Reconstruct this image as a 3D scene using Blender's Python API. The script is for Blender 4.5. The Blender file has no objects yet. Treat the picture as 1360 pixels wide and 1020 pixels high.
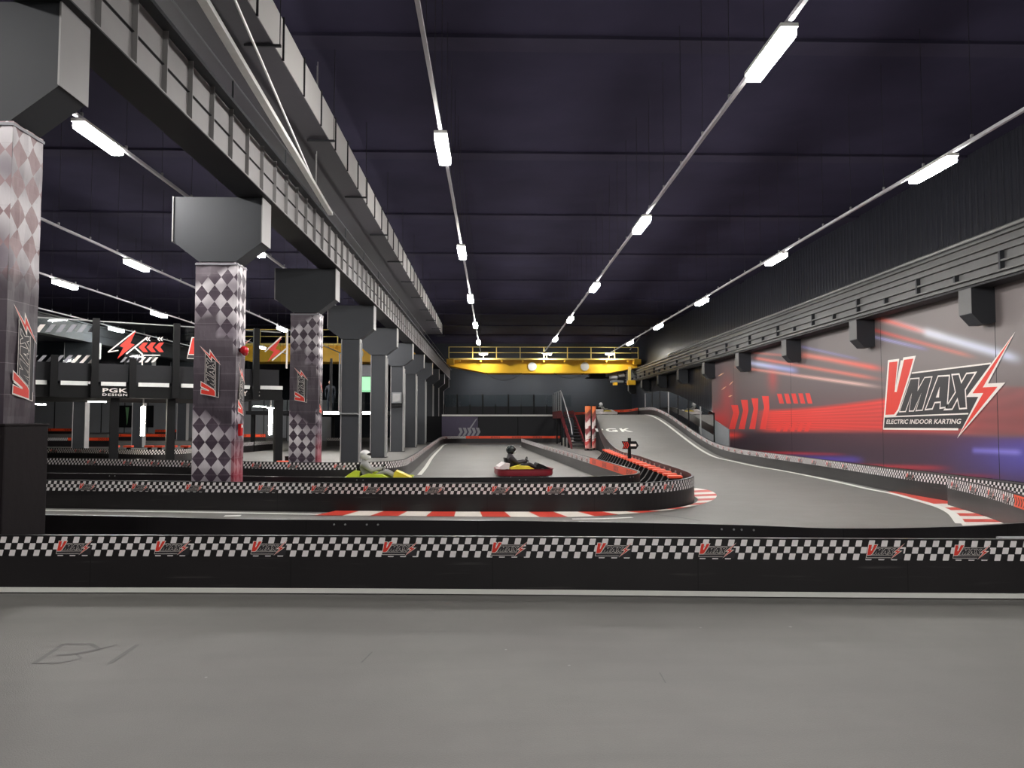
import bpy, bmesh, math, random
from mathutils import Vector, Matrix
random.seed(7)
sc = bpy.context.scene
col = sc.collection
PI = math.pi

# ------------------------------------------------------------------ camera
CAMH = 1.7
TH = math.atan(50/1000); PH = math.atan(25/1000)
cam_d = bpy.data.cameras.new('camera'); cam = bpy.data.objects.new('camera', cam_d); col.objects.link(cam)
cam_d.sensor_width = 36; cam_d.lens = 36*1000/1360; cam_d.clip_end = 400; cam_d.clip_start = .05
cam.location = (0, 0, CAMH); cam.rotation_euler = (PI/2+TH, 0, -PH)
sc.camera = cam
sc.view_settings.view_transform = 'Standard'; sc.view_settings.look = 'None'
sc.view_settings.gamma = 1; sc.view_settings.exposure = .6; sc.view_settings.use_curve_mapping = False

# measuring helpers: where the sight line of a photo pixel meets a plane of the hall
def ray(px, py):
    x = (px-680)/1000; y = 1.0; z = (510-py)/1000
    y, z = y*math.cos(TH)-z*math.sin(TH), y*math.sin(TH)+z*math.cos(TH)
    x, y = x*math.cos(PH)+y*math.sin(PH), -x*math.sin(PH)+y*math.cos(PH)
    return x, y, z
def PZ(px, py, z=0.0):
    r = ray(px, py); t = (z-CAMH)/r[2]; return Vector((r[0]*t, r[1]*t, z))
def PY(px, py, Y):
    r = ray(px, py); t = Y/r[1]; return Vector((r[0]*t, Y, CAMH+r[2]*t))
def PX(px, py, X):
    r = ray(px, py); t = X/r[0]; return Vector((X, r[1]*t, CAMH+r[2]*t))

# ------------------------------------------------------------------ materials
def lin(c):
    f = lambda v: v/12.92 if v <= .04045 else ((v+.055)/1.055)**2.4
    return (f(c[0]/255), f(c[1]/255), f(c[2]/255), 1)
def newmat(name):
    m = bpy.data.materials.new(name); m.use_nodes = True
    nt = m.node_tree; b = nt.nodes['Principled BSDF']
    return m, nt, b
def mat(name, c, rough=.55, metal=0, var=.12, scale=6.0, spec=.5, bump=0.0, bscale=40):
    m, nt, b = newmat(name)
    b.inputs['Roughness'].default_value = rough; b.inputs['Metallic'].default_value = metal
    b.inputs['Specular IOR Level'].default_value = spec
    tc = nt.nodes.new('ShaderNodeTexCoord'); nz = nt.nodes.new('ShaderNodeTexNoise'); nz.inputs['Scale'].default_value = scale
    nz.inputs['Detail'].default_value = 5
    nt.links.new(tc.outputs['Object'], nz.inputs['Vector'])
    mx = nt.nodes.new('ShaderNodeMix'); mx.data_type = 'RGBA'
    l = lin(c)
    mx.inputs[6].default_value = (l[0]*(1-var), l[1]*(1-var), l[2]*(1-var), 1)
    mx.inputs[7].default_value = (l[0]*(1+var), l[1]*(1+var), l[2]*(1+var), 1)
    nt.links.new(nz.outputs['Fac'], mx.inputs[0]); nt.links.new(mx.outputs[2], b.inputs['Base Color'])
    if bump:
        n2 = nt.nodes.new('ShaderNodeTexNoise'); n2.inputs['Scale'].default_value = bscale
        nt.links.new(tc.outputs['Object'], n2.inputs['Vector'])
        bp = nt.nodes.new('ShaderNodeBump'); bp.inputs['Strength'].default_value = bump; bp.inputs['Distance'].default_value = .01
        nt.links.new(n2.outputs['Fac'], bp.inputs['Height']); nt.links.new(bp.outputs['Normal'], b.inputs['Normal'])
    return m
def emit(name, c, s):
    m, nt, b = newmat(name)
    b.inputs['Base Color'].default_value = (.8, .8, .8, 1)
    b.inputs['Emission Color'].default_value = (c[0], c[1], c[2], 1); b.inputs['Emission Strength'].default_value = s
    return m
class X:
    """a value in a node tree with arithmetic"""
    def __init__(s, nt, o): s.nt = nt; s.o = o
    def _m(s, op, a, b=None, c=None):
        n = s.nt.nodes.new('ShaderNodeMath'); n.operation = op
        for i, v in enumerate((a, b, c)):
            if v is None: continue
            if isinstance(v, X): s.nt.links.new(v.o, n.inputs[i])
            else: n.inputs[i].default_value = v
        return X(s.nt, n.outputs[0])
    def __add__(s, b): return s._m('ADD', s, b)
    def __radd__(s, b): return s._m('ADD', b, s)
    def __sub__(s, b): return s._m('SUBTRACT', s, b)
    def __rsub__(s, b): return s._m('SUBTRACT', b, s)
    def __mul__(s, b): return s._m('MULTIPLY', s, b)
    def __rmul__(s, b): return s._m('MULTIPLY', b, s)
    def __truediv__(s, b): return s._m('DIVIDE', s, b)
    def floor(s): return s._m('FLOOR', s)
    def fract(s): return s._m('FRACT', s)
    def abs(s): return s._m('ABSOLUTE', s)
    def gt(s, b): return s._m('GREATER_THAN', s, b)
    def lt(s, b): return s._m('LESS_THAN', s, b)
    def mod2(s): return s._m('FLOORED_MODULO', s, 2.0)
    def mn(s, b): return s._m('MINIMUM', s, b)
    def mxx(s, b): return s._m('MAXIMUM', s, b)
    def clamp(s):
        n = s.nt.nodes.new('ShaderNodeClamp'); s.nt.links.new(s.o, n.inputs[0]); return X(s.nt, n.outputs[0])
    def step(s, a, b):
        n = s.nt.nodes.new('ShaderNodeMapRange'); n.interpolation_type = 'SMOOTHSTEP'
        s.nt.links.new(s.o, n.inputs[0])
        n.inputs[1].default_value = a; n.inputs[2].default_value = b; return X(s.nt, n.outputs[0])
def uvnodes(nt):
    u = nt.nodes.new('ShaderNodeUVMap'); u.uv_map = 'UVMap'
    sp = nt.nodes.new('ShaderNodeSeparateXYZ'); nt.links.new(u.outputs[0], sp.inputs[0])
    return X(nt, sp.outputs[0]), X(nt, sp.outputs[1]), u
def cmix(nt, f, a, b):
    mx = nt.nodes.new('ShaderNodeMix'); mx.data_type = 'RGBA'
    nt.links.new(f.o, mx.inputs[0])
    for i, v in ((6, a), (7, b)):
        if isinstance(v, X): nt.links.new(v.o, mx.inputs[i])
        else: mx.inputs[i].default_value = v
    return X(nt, mx.outputs[2])
def noise(nt, vec, scale, detail=3):
    n = nt.nodes.new('ShaderNodeTexNoise'); n.inputs['Scale'].default_value = scale; n.inputs['Detail'].default_value = detail
    if vec is not None: nt.links.new(vec, n.inputs['Vector'])
    return X(nt, n.outputs['Fac'])

# checked vinyl band
def check_mat():
    m, nt, b = newmat('checked_vinyl'); u, v, uv = uvnodes(nt)
    w = .061; h = .0645
    a = (u - v*.22)/w; c = v/h
    par = (a.floor()+c.floor()).mod2()
    fa = (a.fract()-.5).abs(); fc = (c.fract()-.5).abs()
    ins = fa.mxx(fc).lt(.47)*(fa+fc).lt(.88)
    f = (par*ins)
    nz = noise(nt, uv.outputs[0], 9)
    cc = cmix(nt, f, lin((20, 18, 20)), cmix(nt, nz, lin((222, 217, 217)), lin((246, 241, 241))))
    nt.links.new(cc.o, b.inputs['Base Color']); b.inputs['Roughness'].default_value = .42
    return m
def orange_mat():
    m, nt, b = newmat('orange_chevron_vinyl'); u, v, uv = uvnodes(nt)
    t = ((u + (v-.095).abs()*.9)/.13).fract().lt(.42)
    g = (u/1.7).fract().lt(.42)*(v-.095).abs().lt(.068)
    cc = cmix(nt, t*g, lin((238, 78, 38)), lin((70, 25, 18)))
    nt.links.new(cc.o, b.inputs['Base Color']); b.inputs['Roughness'].default_value = .45
    return m
def kerbless(): pass

# long straight run of black plastic panels with scuffs
def board_mat():
    m, nt, b = newmat('black_barrier_plastic'); u, v, uv = uvnodes(nt)
    mp = nt.nodes.new('ShaderNodeMapping'); mp.inputs['Scale'].default_value = (1.2, 22, 1)
    nt.links.new(uv.outputs[0], mp.inputs[0])
    n1 = noise(nt, mp.outputs[0], 1.0, 6).step(.60, .80)
    n2 = noise(nt, uv.outputs[0], 1.6, 4)
    seam = (u/2.0).fract().lt(.006)
    low = v.lt(.34)
    c1 = cmix(nt, n2, lin((20, 18, 20)), lin((36, 33, 35)))
    c2 = cmix(nt, n1*low*.35, c1, lin((92, 88, 88)))
    c3 = cmix(nt, seam, c2, lin((8, 8, 8)))
    nt.links.new(c3.o, b.inputs['Base Color']); b.inputs['Roughness'].default_value = .38
    return m
def floor_mat():
    m, nt, b = newmat('grey_asphalt')
    tc = nt.nodes.new('ShaderNodeTexCoord'); o = tc.outputs['Object']
    n1 = noise(nt, o, .35, 6).step(.3, .7); n2 = noise(nt, o, 120, 2).step(.2, .8); n3 = noise(nt, o, 2.2, 5).step(.3, .75)
    mp = nt.nodes.new('ShaderNodeMapping'); mp.inputs['Scale'].default_value = (.5, 4.0, 1); nt.links.new(o, mp.inputs[0])
    n4 = noise(nt, mp.outputs[0], 1.0, 6).step(.45, .8)
    c = cmix(nt, n1, lin((105, 103, 101)), lin((115, 113, 110)))
    c = cmix(nt, n3*.35, c, lin((95, 93, 91)))
    c = cmix(nt, n4*.25, c, lin((88, 86, 85)))
    c = cmix(nt, n2*.3, c, lin((127, 125, 121)))
    sp = noise(nt, o, 16, 0).gt(.90)
    c = cmix(nt, sp*.35, c, lin((190, 188, 184)))
    nt.links.new(c.o, b.inputs['Base Color']); b.inputs['Roughness'].default_value = .55; b.inputs['Specular IOR Level'].default_value = .35
    bp = nt.nodes.new('ShaderNodeBump'); bp.inputs['Strength'].default_value = .25; bp.inputs['Distance'].default_value = .004
    nt.links.new(n2.o, bp.inputs['Height']); nt.links.new(bp.outputs['Normal'], b.inputs['Normal'])
    return m
def wrap_mat(name, top0, low1, pale=False):
    """dark fabric print with two fields of diamonds; v is the height above the floor, u runs round the column"""
    m, nt, b = newmat(name); u, v, uv = uvnodes(nt)
    A = ((u*1.30+v)/.325); B = ((u*1.30-v)/.325)
    par = (A.floor()+B.floor()).mod2()
    n = noise(nt, uv.outputs[0], 1.5, 2); nb = noise(nt, uv.outputs[0], 5, 2)
    uf = ((u/.757).fract()-.5).abs()
    ub = (u/.757)
    if pale:
        up = (v - (top0 + (1-ub.mn(1.0))*.3) + (n-.5)*.5).step(-.05, .35)
    else:
        fr = ub.lt(1.0)
        b1 = (.44 - (v-(4.02+ub*.42)).abs() + (n-.5)*.25).step(-.02, .22)
        b2 = (v-3.3 + (n-.5)*.2).step(0.0, .12)*((ub*1.0-.52)).step(0.0, .12)*(4.4-v).step(0.0, .2)
        sd = (v-3.05).step(-.1, .3)
        up = fr*b1.mxx(b2*.9) + (1-fr)*sd
    low = ((low1 - ub.fract()*.45 + (n-.5)*.3) - v).step(-.03, .12)
    fadeu = (v-(top0+1.75)).abs().step(1.0, .1)
    zone = (up + low).mn(1.0)
    k = noise(nt, uv.outputs[0], 1.1, 1).step(.3, .6)
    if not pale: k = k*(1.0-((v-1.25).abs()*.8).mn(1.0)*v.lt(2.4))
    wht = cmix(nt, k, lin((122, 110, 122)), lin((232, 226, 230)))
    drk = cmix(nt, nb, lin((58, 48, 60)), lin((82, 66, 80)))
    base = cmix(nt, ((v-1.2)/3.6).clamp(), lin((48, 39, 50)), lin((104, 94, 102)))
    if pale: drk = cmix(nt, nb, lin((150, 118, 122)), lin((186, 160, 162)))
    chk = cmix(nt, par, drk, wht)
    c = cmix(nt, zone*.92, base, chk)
    red = (ub.gt(1.0)*ub.lt(2.0))*(1.6-v).step(0.0, 1.0)*.8
    c = cmix(nt, red, c, lin((150, 40, 58)))
    line = (v/.33).fract().lt(.018)
    c = cmix(nt, line*.35, c, lin((170, 160, 168)))
    nt.links.new(c.o, b.inputs['Base Color']); b.inputs['Roughness'].default_value = .5
    bp = nt.nodes.new('ShaderNodeBump'); bp.inputs['Strength'].default_value = .6; bp.inputs['Distance'].default_value = .02
    mp = nt.nodes.new('ShaderNodeMapping'); mp.inputs['Rotation'].default_value = (0, 0, .6); mp.inputs['Scale'].default_value = (3, 1, 1)
    nt.links.new(uv.outputs[0], mp.inputs[0])
    h = noise(nt, mp.outputs[0], 2.6, 3)
    nt.links.new(h.o, bp.inputs['Height']); nt.links.new(bp.outputs['Normal'], b.inputs['Normal'])
    return m
def cladding_mat():
    m, nt, b = newmat('dark_profiled_cladding')
    tc = nt.nodes.new('ShaderNodeTexCoord'); sp = nt.nodes.new('ShaderNodeSeparateXYZ'); nt.links.new(tc.outputs['Object'], sp.inputs[0])
    y = X(nt, sp.outputs[1])
    w = ((y/.3).fract()-.5).abs().step(.1, .25)
    bp = nt.nodes.new('ShaderNodeBump'); bp.inputs['Strength'].default_value = .7; bp.inputs['Distance'].default_value = .03
    nt.links.new(w.o, bp.inputs['Height']); nt.links.new(bp.outputs['Normal'], b.inputs['Normal'])
    b.inputs['Base Color'].default_value = lin((34, 35, 42)); b.inputs['Roughness'].default_value = .3
    return m
def print_mat(name):
    m, nt, b = newmat(name)
    a = nt.nodes.new('ShaderNodeAttribute'); a.attribute_name = 'print'
    nt.links.new(a.outputs['Color'], b.inputs['Base Color']); b.inputs['Roughness'].default_value = .5
    return m
def glass_mat():
    m = bpy.data.materials.new('clear_glazing'); m.use_nodes = True; nt = m.node_tree; nt.nodes.clear()
    o = nt.nodes.new('ShaderNodeOutputMaterial'); t = nt.nodes.new('ShaderNodeBsdfTransparent'); g = nt.nodes.new('ShaderNodeBsdfGlossy')
    t.inputs[0].default_value = (.86, .9, .9, 1); g.inputs['Roughness'].default_value = .03
    f = nt.nodes.new('ShaderNodeFresnel'); f.inputs[0].default_value = 1.28; mx = nt.nodes.new('ShaderNodeMixShader')
    nt.links.new(f.outputs[0], mx.inputs[0]); nt.links.new(t.outputs[0], mx.inputs[1]); nt.links.new(g.outputs[0], mx.inputs[2])
    nt.links.new(mx.outputs[0], o.inputs[0]); return m

M = dict(
    floor=floor_mat(), check=check_mat(), orange=orange_mat(), board=board_mat(), clad=cladding_mat(), glass=glass_mat(),
    ceiling=mat('dark_ceiling_paint', (48, 45, 62), .9, spec=.05, var=.35, scale=.5), beam=mat('dark_beam_paint', (52, 49, 64), .9, spec=.05, var=.2, scale=1),
    wall=mat('dark_wall_paint', (46, 50, 56), .7, spec=.15, var=.12, scale=.4), wall2=mat('grey_partition', (140, 142, 146), .6, var=.1, scale=.5),
    steel=mat('grey_steel_paint', (56, 58, 62), .6, spec=.3, var=.1, scale=2), steelmid=mat('rail_girder_paint', (104, 104, 104), .5, spec=.3, var=.15, scale=1.5), steel2=mat('girder_paint', (142, 140, 140), .5, var=.12, scale=1.5),
    darksteel=mat('dark_steel', (32, 32, 36), .6, spec=.3), pale=mat('pale_grey_steel', (150, 150, 150), .45),
    white=mat('white_paint', (226, 226, 220), .5, var=.05), whitealu=mat('white_aluminium', (236, 237, 234), .4),
    black=mat('black_plastic', (13, 13, 15), .6, spec=.25), black2=mat('black_matt', (17, 17, 20), .7, spec=.2), boxblack=mat('black_padding_cover', (22, 16, 19), .8, spec=.2, bump=.3, bscale=9),
    rail=mat('lamp_rail_white', (190, 188, 194), .4), duct=mat('duct_sheet', (176, 174, 172), .4, var=.06, scale=1),
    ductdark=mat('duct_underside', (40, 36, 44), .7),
    yellow=mat('crane_yellow', (250, 196, 50), .45, var=.15, scale=1), yellow2=mat('crane_yellow_rail', (248, 222, 130), .45),
    red=mat('kerb_red', (196, 62, 48), .5, var=.15), kwhite=mat('kerb_white', (222, 214, 206), .5, var=.08, scale=8),
    logored=mat('logo_red', (226, 58, 44), .5, var=.04), logowhite=mat('logo_white', (240, 232, 226), .5, var=.03), logodark=mat('logo_dark', (44, 42, 46), .5, var=.05),
    logogrey=mat('logo_grey', (140, 140, 146), .5),
    fab_orange=mat('orange_plastic', (236, 84, 52), .45), darkred=mat('dark_red_paint', (104, 26, 32), .5),
    kartred=mat('kart_red', (128, 24, 40), .4), kartyellow=mat('kart_yellow', (238, 214, 70), .4), kartgreen=mat('kart_lime', (198, 214, 60), .4),
    kartwhite=mat('kart_white', (232, 222, 222), .4), rubber=mat('tyre_rubber', (22, 22, 24), .7), chrome=mat('bare_metal', (170, 170, 170), .3, metal=.8),
    suit=mat('dark_suit', (36, 30, 38), .7), suitgrey=mat('grey_suit', (150, 150, 148), .7), skin=mat('skin', (196, 150, 126), .5), helmet=mat('helmet_white', (225, 225, 225), .25),
    helmetdark=mat('helmet_dark', (28, 36, 36), .25), visor=mat('visor_black', (12, 12, 14), .15), jeans=mat('dark_trousers', (30, 34, 44), .8), hair=mat('dark_hair', (28, 22, 20), .7),
    green=mat('green_print', (120, 170, 120), .5), lamp=emit('lamp_diffuser', (1, .97, .93), 150), tube=emit('tube_diffuser', (1, .93, .8), 45), strip=emit('strip_diffuser', (1, .95, .86), 45),
    screen=emit('screen_green', (.04, .5, .14), .8), beacon=mat('beacon_red', (200, 30, 34), .25), cabinet=mat('grey_cabinet', (120, 123, 126), .5),
    mural=print_mat('mural_print'), mredprint=mat('mural_red', (232, 66, 60), .5, var=.12, scale=2), sparkprint=mat('mural_spark', (236, 190, 150), .5), flag=print_mat('flag_print'), purple=mat('purple_banner', (64, 56, 80), .5), floorstain=mat('worn_asphalt', (92, 90, 89), .6),
    wrapA=wrap_mat('column_wrap_print', 3.25, 2.05), wrapB=wrap_mat('column_wrap_print_pale', 3.1, .1, True),
)

# ------------------------------------------------------------------ mesh builder
class MB:
    def __init__(s): s.v = []; s.f = []; s.mi = []; s.mats = []; s.uv = {}; s.col = None
    def m(s, mt):
        if mt not in s.mats: s.mats.append(mt)
        return s.mats.index(mt)
    def face(s, pts, mt, uv=None):
        i = len(s.v); s.v += [tuple(p) for p in pts]; s.f.append(tuple(range(i, i+len(pts)))); s.mi.append(s.m(mt))
        if uv: s.uv[len(s.f)-1] = uv
        return s
    def box(s, x0, x1, y0, y1, z0, z1, mt, bev=0.0):
        if bev:
            bm = bmesh.new(); bmesh.ops.create_cube(bm, size=1)
            for v in bm.verts:
                v.co = ((x0+x1)/2+v.co.x*(x1-x0), (y0+y1)/2+v.co.y*(y1-y0), (z0+z1)/2+v.co.z*(z1-z0))
            bmesh.ops.bevel(bm, geom=bm.edges[:], offset=bev, segments=2, affect='EDGES', profile=.7)
            s.addbm(bm, mt); return s
        p = [(x, y, z) for x in (x0, x1) for y in (y0, y1) for z in (z0, z1)]
        i = len(s.v); s.v += p; k = s.m(mt)
        for f in ((0, 1, 3, 2), (4, 6, 7, 5), (0, 4, 5, 1), (2, 3, 7, 6), (0, 2, 6, 4), (1, 5, 7, 3)):
            s.f.append(tuple(i+j for j in f)); s.mi.append(k)
        return s
    def addbm(s, bm, mt, M4=None):
        i = len(s.v); k = s.m(mt); bm.verts.index_update()
        for v in bm.verts: s.v.append(tuple(M4 @ v.co if M4 else v.co))
        for f in bm.faces: s.f.append(tuple(i+v.index for v in f.verts)); s.mi.append(k)
        bm.free(); return s
    def prism(s, poly, axis, a0, a1, mt):
        """extrude a 2D polygon along axis 0,1,2; polygon coords are the other two axes in order"""
        def P(p, a):
            q = list(p); q.insert(axis, a); return tuple(q)
        n = len(poly); i = len(s.v); k = s.m(mt)
        s.v += [P(p, a0) for p in poly]+[P(p, a1) for p in poly]
        s.f.append(tuple(range(i+n-1, i-1, -1))); s.mi.append(k)
        s.f.append(tuple(range(i+n, i+2*n))); s.mi.append(k)
        for j in range(n):
            jj = (j+1) % n; s.f.append((i+j, i+jj, i+n+jj, i+n+j)); s.mi.append(k)
        return s
    def tube(s, pts, r, mt, n=8, closed=False):
        pts = [Vector(p) for p in pts]; N = len(pts); i0 = len(s.v); k = s.m(mt)
        rr = r if isinstance(r, (list, tuple)) else [r]*N
        for j, p in enumerate(pts):
            a = pts[(j-1) % N] if (closed or j) else p; b = pts[(j+1) % N] if (closed or j < N-1) else p
            d = (b-a).normalized(); up = Vector((0, 0, 1)) if abs(d.z) < .95 else Vector((1, 0, 0))
            e1 = d.cross(up).normalized(); e2 = e1.cross(d)
            for t in range(n):
                w = 2*PI*t/n; s.v.append(tuple(p+e1*math.cos(w)*rr[j]+e2*math.sin(w)*rr[j]))
        for j in range(N if closed else N-1):
            for t in range(n):
                a = i0+j*n+t; b = i0+j*n+(t+1) % n; jj = (j+1) % N; c = i0+jj*n+(t+1) % n; d = i0+jj*n+t
                s.f.append((a, b, c, d)); s.mi.append(k)
        if not closed:
            s.f.append(tuple(i0+t for t in range(n-1, -1, -1))); s.mi.append(k)
            s.f.append(tuple(i0+(N-1)*n+t for t in range(n))); s.mi.append(k)
        return s
    def bar(s, p, q, w, h, mt):
        """rectangular bar from p to q, w across, h upright"""
        p = Vector(p); q = Vector(q); d = (q-p).normalized(); up = Vector((0, 0, 1)) if abs(d.z) < .95 else Vector((0, 1, 0))
        e = d.cross(up).normalized()*w/2; u = e.cross(d).normalized()*h/2
        i = len(s.v); k = s.m(mt)
        s.v += [tuple(a+sx*e+sy*u) for a in (p, q) for sx, sy in ((-1, -1), (1, -1), (1, 1), (-1, 1))]
        for f in ((3, 2, 1, 0), (4, 5, 6, 7), (0, 1, 5, 4), (1, 2, 6, 5), (2, 3, 7, 6), (3, 0, 4, 7)):
            s.f.append(tuple(i+j for j in f)); s.mi.append(k)
        return s
    def sphere(s, c, r, mt, seg=16, sc3=(1, 1, 1)):
        bm = bmesh.new(); bmesh.ops.create_uvsphere(bm, u_segments=seg, v_segments=seg//2+2, radius=r)
        return s.addbm(bm, mt, Matrix.Translation(c) @ Matrix.Diagonal((*sc3, 1)))
    def cyl(s, p, q, r, mt, n=20): return s.tube([p, q], r, mt, n)
    def build(s, name, parent=None, smooth=False, local=False):
        me = bpy.data.meshes.new(name)
        o = Vector((0, 0, 0))
        if parent is not None and not local: o = Vector(parent.get('_o', (0, 0, 0)))
        me.from_pydata([tuple(Vector(v)-o) for v in s.v], [], s.f)
        for mt in s.mats: me.materials.append(M[mt] if isinstance(mt, str) else mt)
        me.polygons.foreach_set('material_index', s.mi)
        if s.uv:
            l = me.uv_layers.new(name='UVMap')
            for fi, uvs in s.uv.items():
                for li, q in zip(me.polygons[fi].loop_indices, uvs): l.data[li].uv = q
        if s.col is not None:
            a = me.attributes.new('print', 'FLOAT_COLOR', 'POINT')
            for j, c in enumerate(s.col): a.data[j].color = c
        if smooth:
            me.polygons.foreach_set('use_smooth', [True]*len(me.polygons))
            me.set_sharp_from_angle(angle=.7)
        me.update()
        ob = bpy.data.objects.new(name, me); col.objects.link(ob)
        if parent is not None: ob.parent = parent
        return ob
def thing(name, label, cat, loc=(0, 0, 0), rz=0.0, group=None):
    o = bpy.data.objects.new(name, None); col.objects.link(o); o.location = loc; o.rotation_euler = (0, 0, rz); o.empty_display_size = .2
    o['label'] = label; o['category'] = cat; o['kind'] = 'thing'; o['_o'] = list(loc)
    if group: o['group'] = group
    return o
def tag(o, label, cat, group=None, kind='thing'):
    o['label'] = label; o['category'] = cat; o['kind'] = kind
    if group: o['group'] = group
    return o
def struct(name, mb, label=None, **k):
    o = mb.build(name, **k); o['kind'] = 'structure'
    if label: o['label'] = label
    return o
KIDS = {}
def copy_tree(o, parent=None):
    c = o.copy(); col.objects.link(c)
    if parent is not None: c.parent = parent
    for ch in list(o.children): copy_tree(ch, c)
    return c
ORD = ['first', 'second', 'third', 'fourth', 'fifth', 'sixth', 'seventh', 'eighth', 'ninth', 'tenth', 'eleventh', 'twelfth', 'thirteenth', 'fourteenth', 'fifteenth', 'sixteenth', 'seventeenth', 'eighteenth', 'nineteenth', 'twentieth', 'twenty-first', 'twenty-second', 'twenty-third', 'twenty-fourth', 'twenty-fifth']

# ------------------------------------------------------------------ paths
def resample(pts, step=.12):
    P = [Vector(p) if len(p) == 3 else Vector((p[0], p[1], 0)) for p in pts]
    P = [2*P[0]-P[1]]+P+[2*P[-1]-P[-2]]
    out = []
    for i in range(1, len(P)-2):
        a, b, c, d = P[i-1:i+3]
        L = (c-b).length; n = max(2, int(L/step))
        # centripetal catmull-rom
        t0 = 0; t1 = t0+max((b-a).length, 1e-4)**.5; t2 = t1+max((c-b).length, 1e-4)**.5; t3 = t2+max((d-c).length, 1e-4)**.5
        for k in range(n):
            t = t1+(t2-t1)*k/n
            A1 = a*((t1-t)/(t1-t0))+b*((t-t0)/(t1-t0)); A2 = b*((t2-t)/(t2-t1))+c*((t-t1)/(t2-t1)); A3 = c*((t3-t)/(t3-t2))+d*((t-t2)/(t3-t2))
            B1 = A1*((t2-t)/(t2-t0))+A2*((t-t0)/(t2-t0)); B2 = A2*((t3-t)/(t3-t1))+A3*((t-t1)/(t3-t1))
            out.append(B1*((t2-t)/(t2-t1))+B2*((t-t1)/(t2-t1)))
    out.append(P[-2]); return out
class Path:
    def __init__(s, pts, step=.12):
        s.p = resample(pts, step); s.s = [0]
        for a, b in zip(s.p, s.p[1:]): s.s.append(s.s[-1]+(b-a).length)
        s.L = s.s[-1]; s.n = []
        for i in range(len(s.p)):
            a = s.p[max(0, i-1)]; b = s.p[min(len(s.p)-1, i+1)]; d = (b-a); d.z = 0; d.normalize(); s.n.append(Vector((d.y, -d.x, 0)))
    def at(s, t):
        t = min(max(t, 0), s.L-1e-5)
        import bisect
        i = max(0, bisect.bisect_right(s.s, t)-1); i = min(i, len(s.p)-2)
        k = (t-s.s[i])/max(1e-6, s.s[i+1]-s.s[i])
        return s.p[i].lerp(s.p[i+1], k), s.n[i].lerp(s.n[i+1], k).normalized()
    def near(s, q):
        q = Vector((q[0], q[1], 0)); return min(range(len(s.p)), key=lambda i: ((s.p[i]-q).xy).length)
    def s_at(s, q): return s.s[s.near(q)]

# ------------------------------------------------------------------ the logo (traced on the mural, reused small elsewhere)
MUX = 14.70
def zl(zx, zy):
    p = PX(1140+zx/6.182, 430+zy/6.182, MUX); return (-p.y, p.z)
def polyoff(poly, d):
    n = len(poly); A = sum(poly[i][0]*poly[(i+1) % n][1]-poly[(i+1) % n][0]*poly[i][1] for i in range(n))
    sg = 1 if A > 0 else -1; out = []
    for i in range(n):
        a = Vector(poly[i-1]); b = Vector(poly[i]); c = Vector(poly[(i+1) % n])
        e1 = (b-a).normalized(); e2 = (c-b).normalized(); n1 = Vector((-e1.y, e1.x))*sg; n2 = Vector((-e2.y, e2.x))*sg
        k = n1+n2; den = max(.12, 1+n1.dot(n2)); out.append(tuple(b+k*(d/den)))
    return out
def seg2(a, b, w):
    a = Vector(a); b = Vector(b); d = (b-a).normalized(); nn = Vector((-d.y, d.x))*w/2
    return [tuple(a+nn), tuple(b+nn), tuple(b-nn), tuple(a-nn)]
LOGO = []   # (polygon, material, layer)
def L(pts, mt, ly): LOGO.append(([zl(*p) for p in pts], mt, ly))
def LO(pts, ly, fill, d):
    q = [zl(*p) for p in pts]; LOGO.append((q, 'logowhite', ly)); LOGO.append((polyoff(q, d), fill, ly+1))
L([(440, 405), (1090, 325), (905, 585), (985, 605), (850, 862), (210, 862), (215, 765), (310, 760)], 'logodark', 0)
for a, b, w in (((440, 405), (1090, 325), .05), ((222, 765), (905, 738), .045), ((205, 862), (822, 866), .07), ((248, 300), (207, 865), .06)):
    LOGO.append((seg2(zl(*a), zl(*b), w), 'logowhite', 1))
LO([(335, 728), (428, 447), (505, 441), (497, 525), (545, 437), (612, 430), (530, 714), (470, 719), (518, 575), (458, 721), (416, 722), (438, 585), (392, 725)], 2, 'logodark', .04)
LO([(655, 424), (755, 418), (735, 690), (668, 700), (672, 650), (632, 654), (612, 705), (545, 712)], 2, 'logodark', .05)
L([(672, 515), (666, 605), (640, 606)], 'logowhite', 4)
LO([(765, 412), (832, 406), (850, 470), (888, 402), (978, 392), (885, 545), (895, 700), (830, 705), (815, 632), (775, 708), (700, 712), (795, 560)], 2, 'logodark', .05)
LO([(248, 298), (338, 287), (310, 500), (372, 276), (474, 262), (430, 420), (336, 715), (300, 765), (213, 768)], 2, 'logored', .09)
L([(352, 300), (300, 560), (318, 560), (378, 300)], 'logowhite', 4)
LO([(1295, 62), (1070, 490), (1212, 483), (815, 942), (990, 600), (890, 602)], 5, 'logored', .11)
xs = [p[0] for q in LOGO for p in q[0]]; zs = [p[1] for q in LOGO for p in q[0]]
LX0, LX1, LZ0, LZ1 = min(xs), max(xs), min(zs), max(zs); LW = LX1-LX0; LH = LZ1-LZ0
def logo_into(mb, fn, width, base=.003, gap=.0015, hide=()):
    k = width/LW
    for poly, mt, ly in LOGO:
        if mt in hide: continue
        mb.face([fn((p[0]-LX0)*k, (p[1]-LZ0)*k, base+gap*ly) for p in poly], mt)
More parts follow.
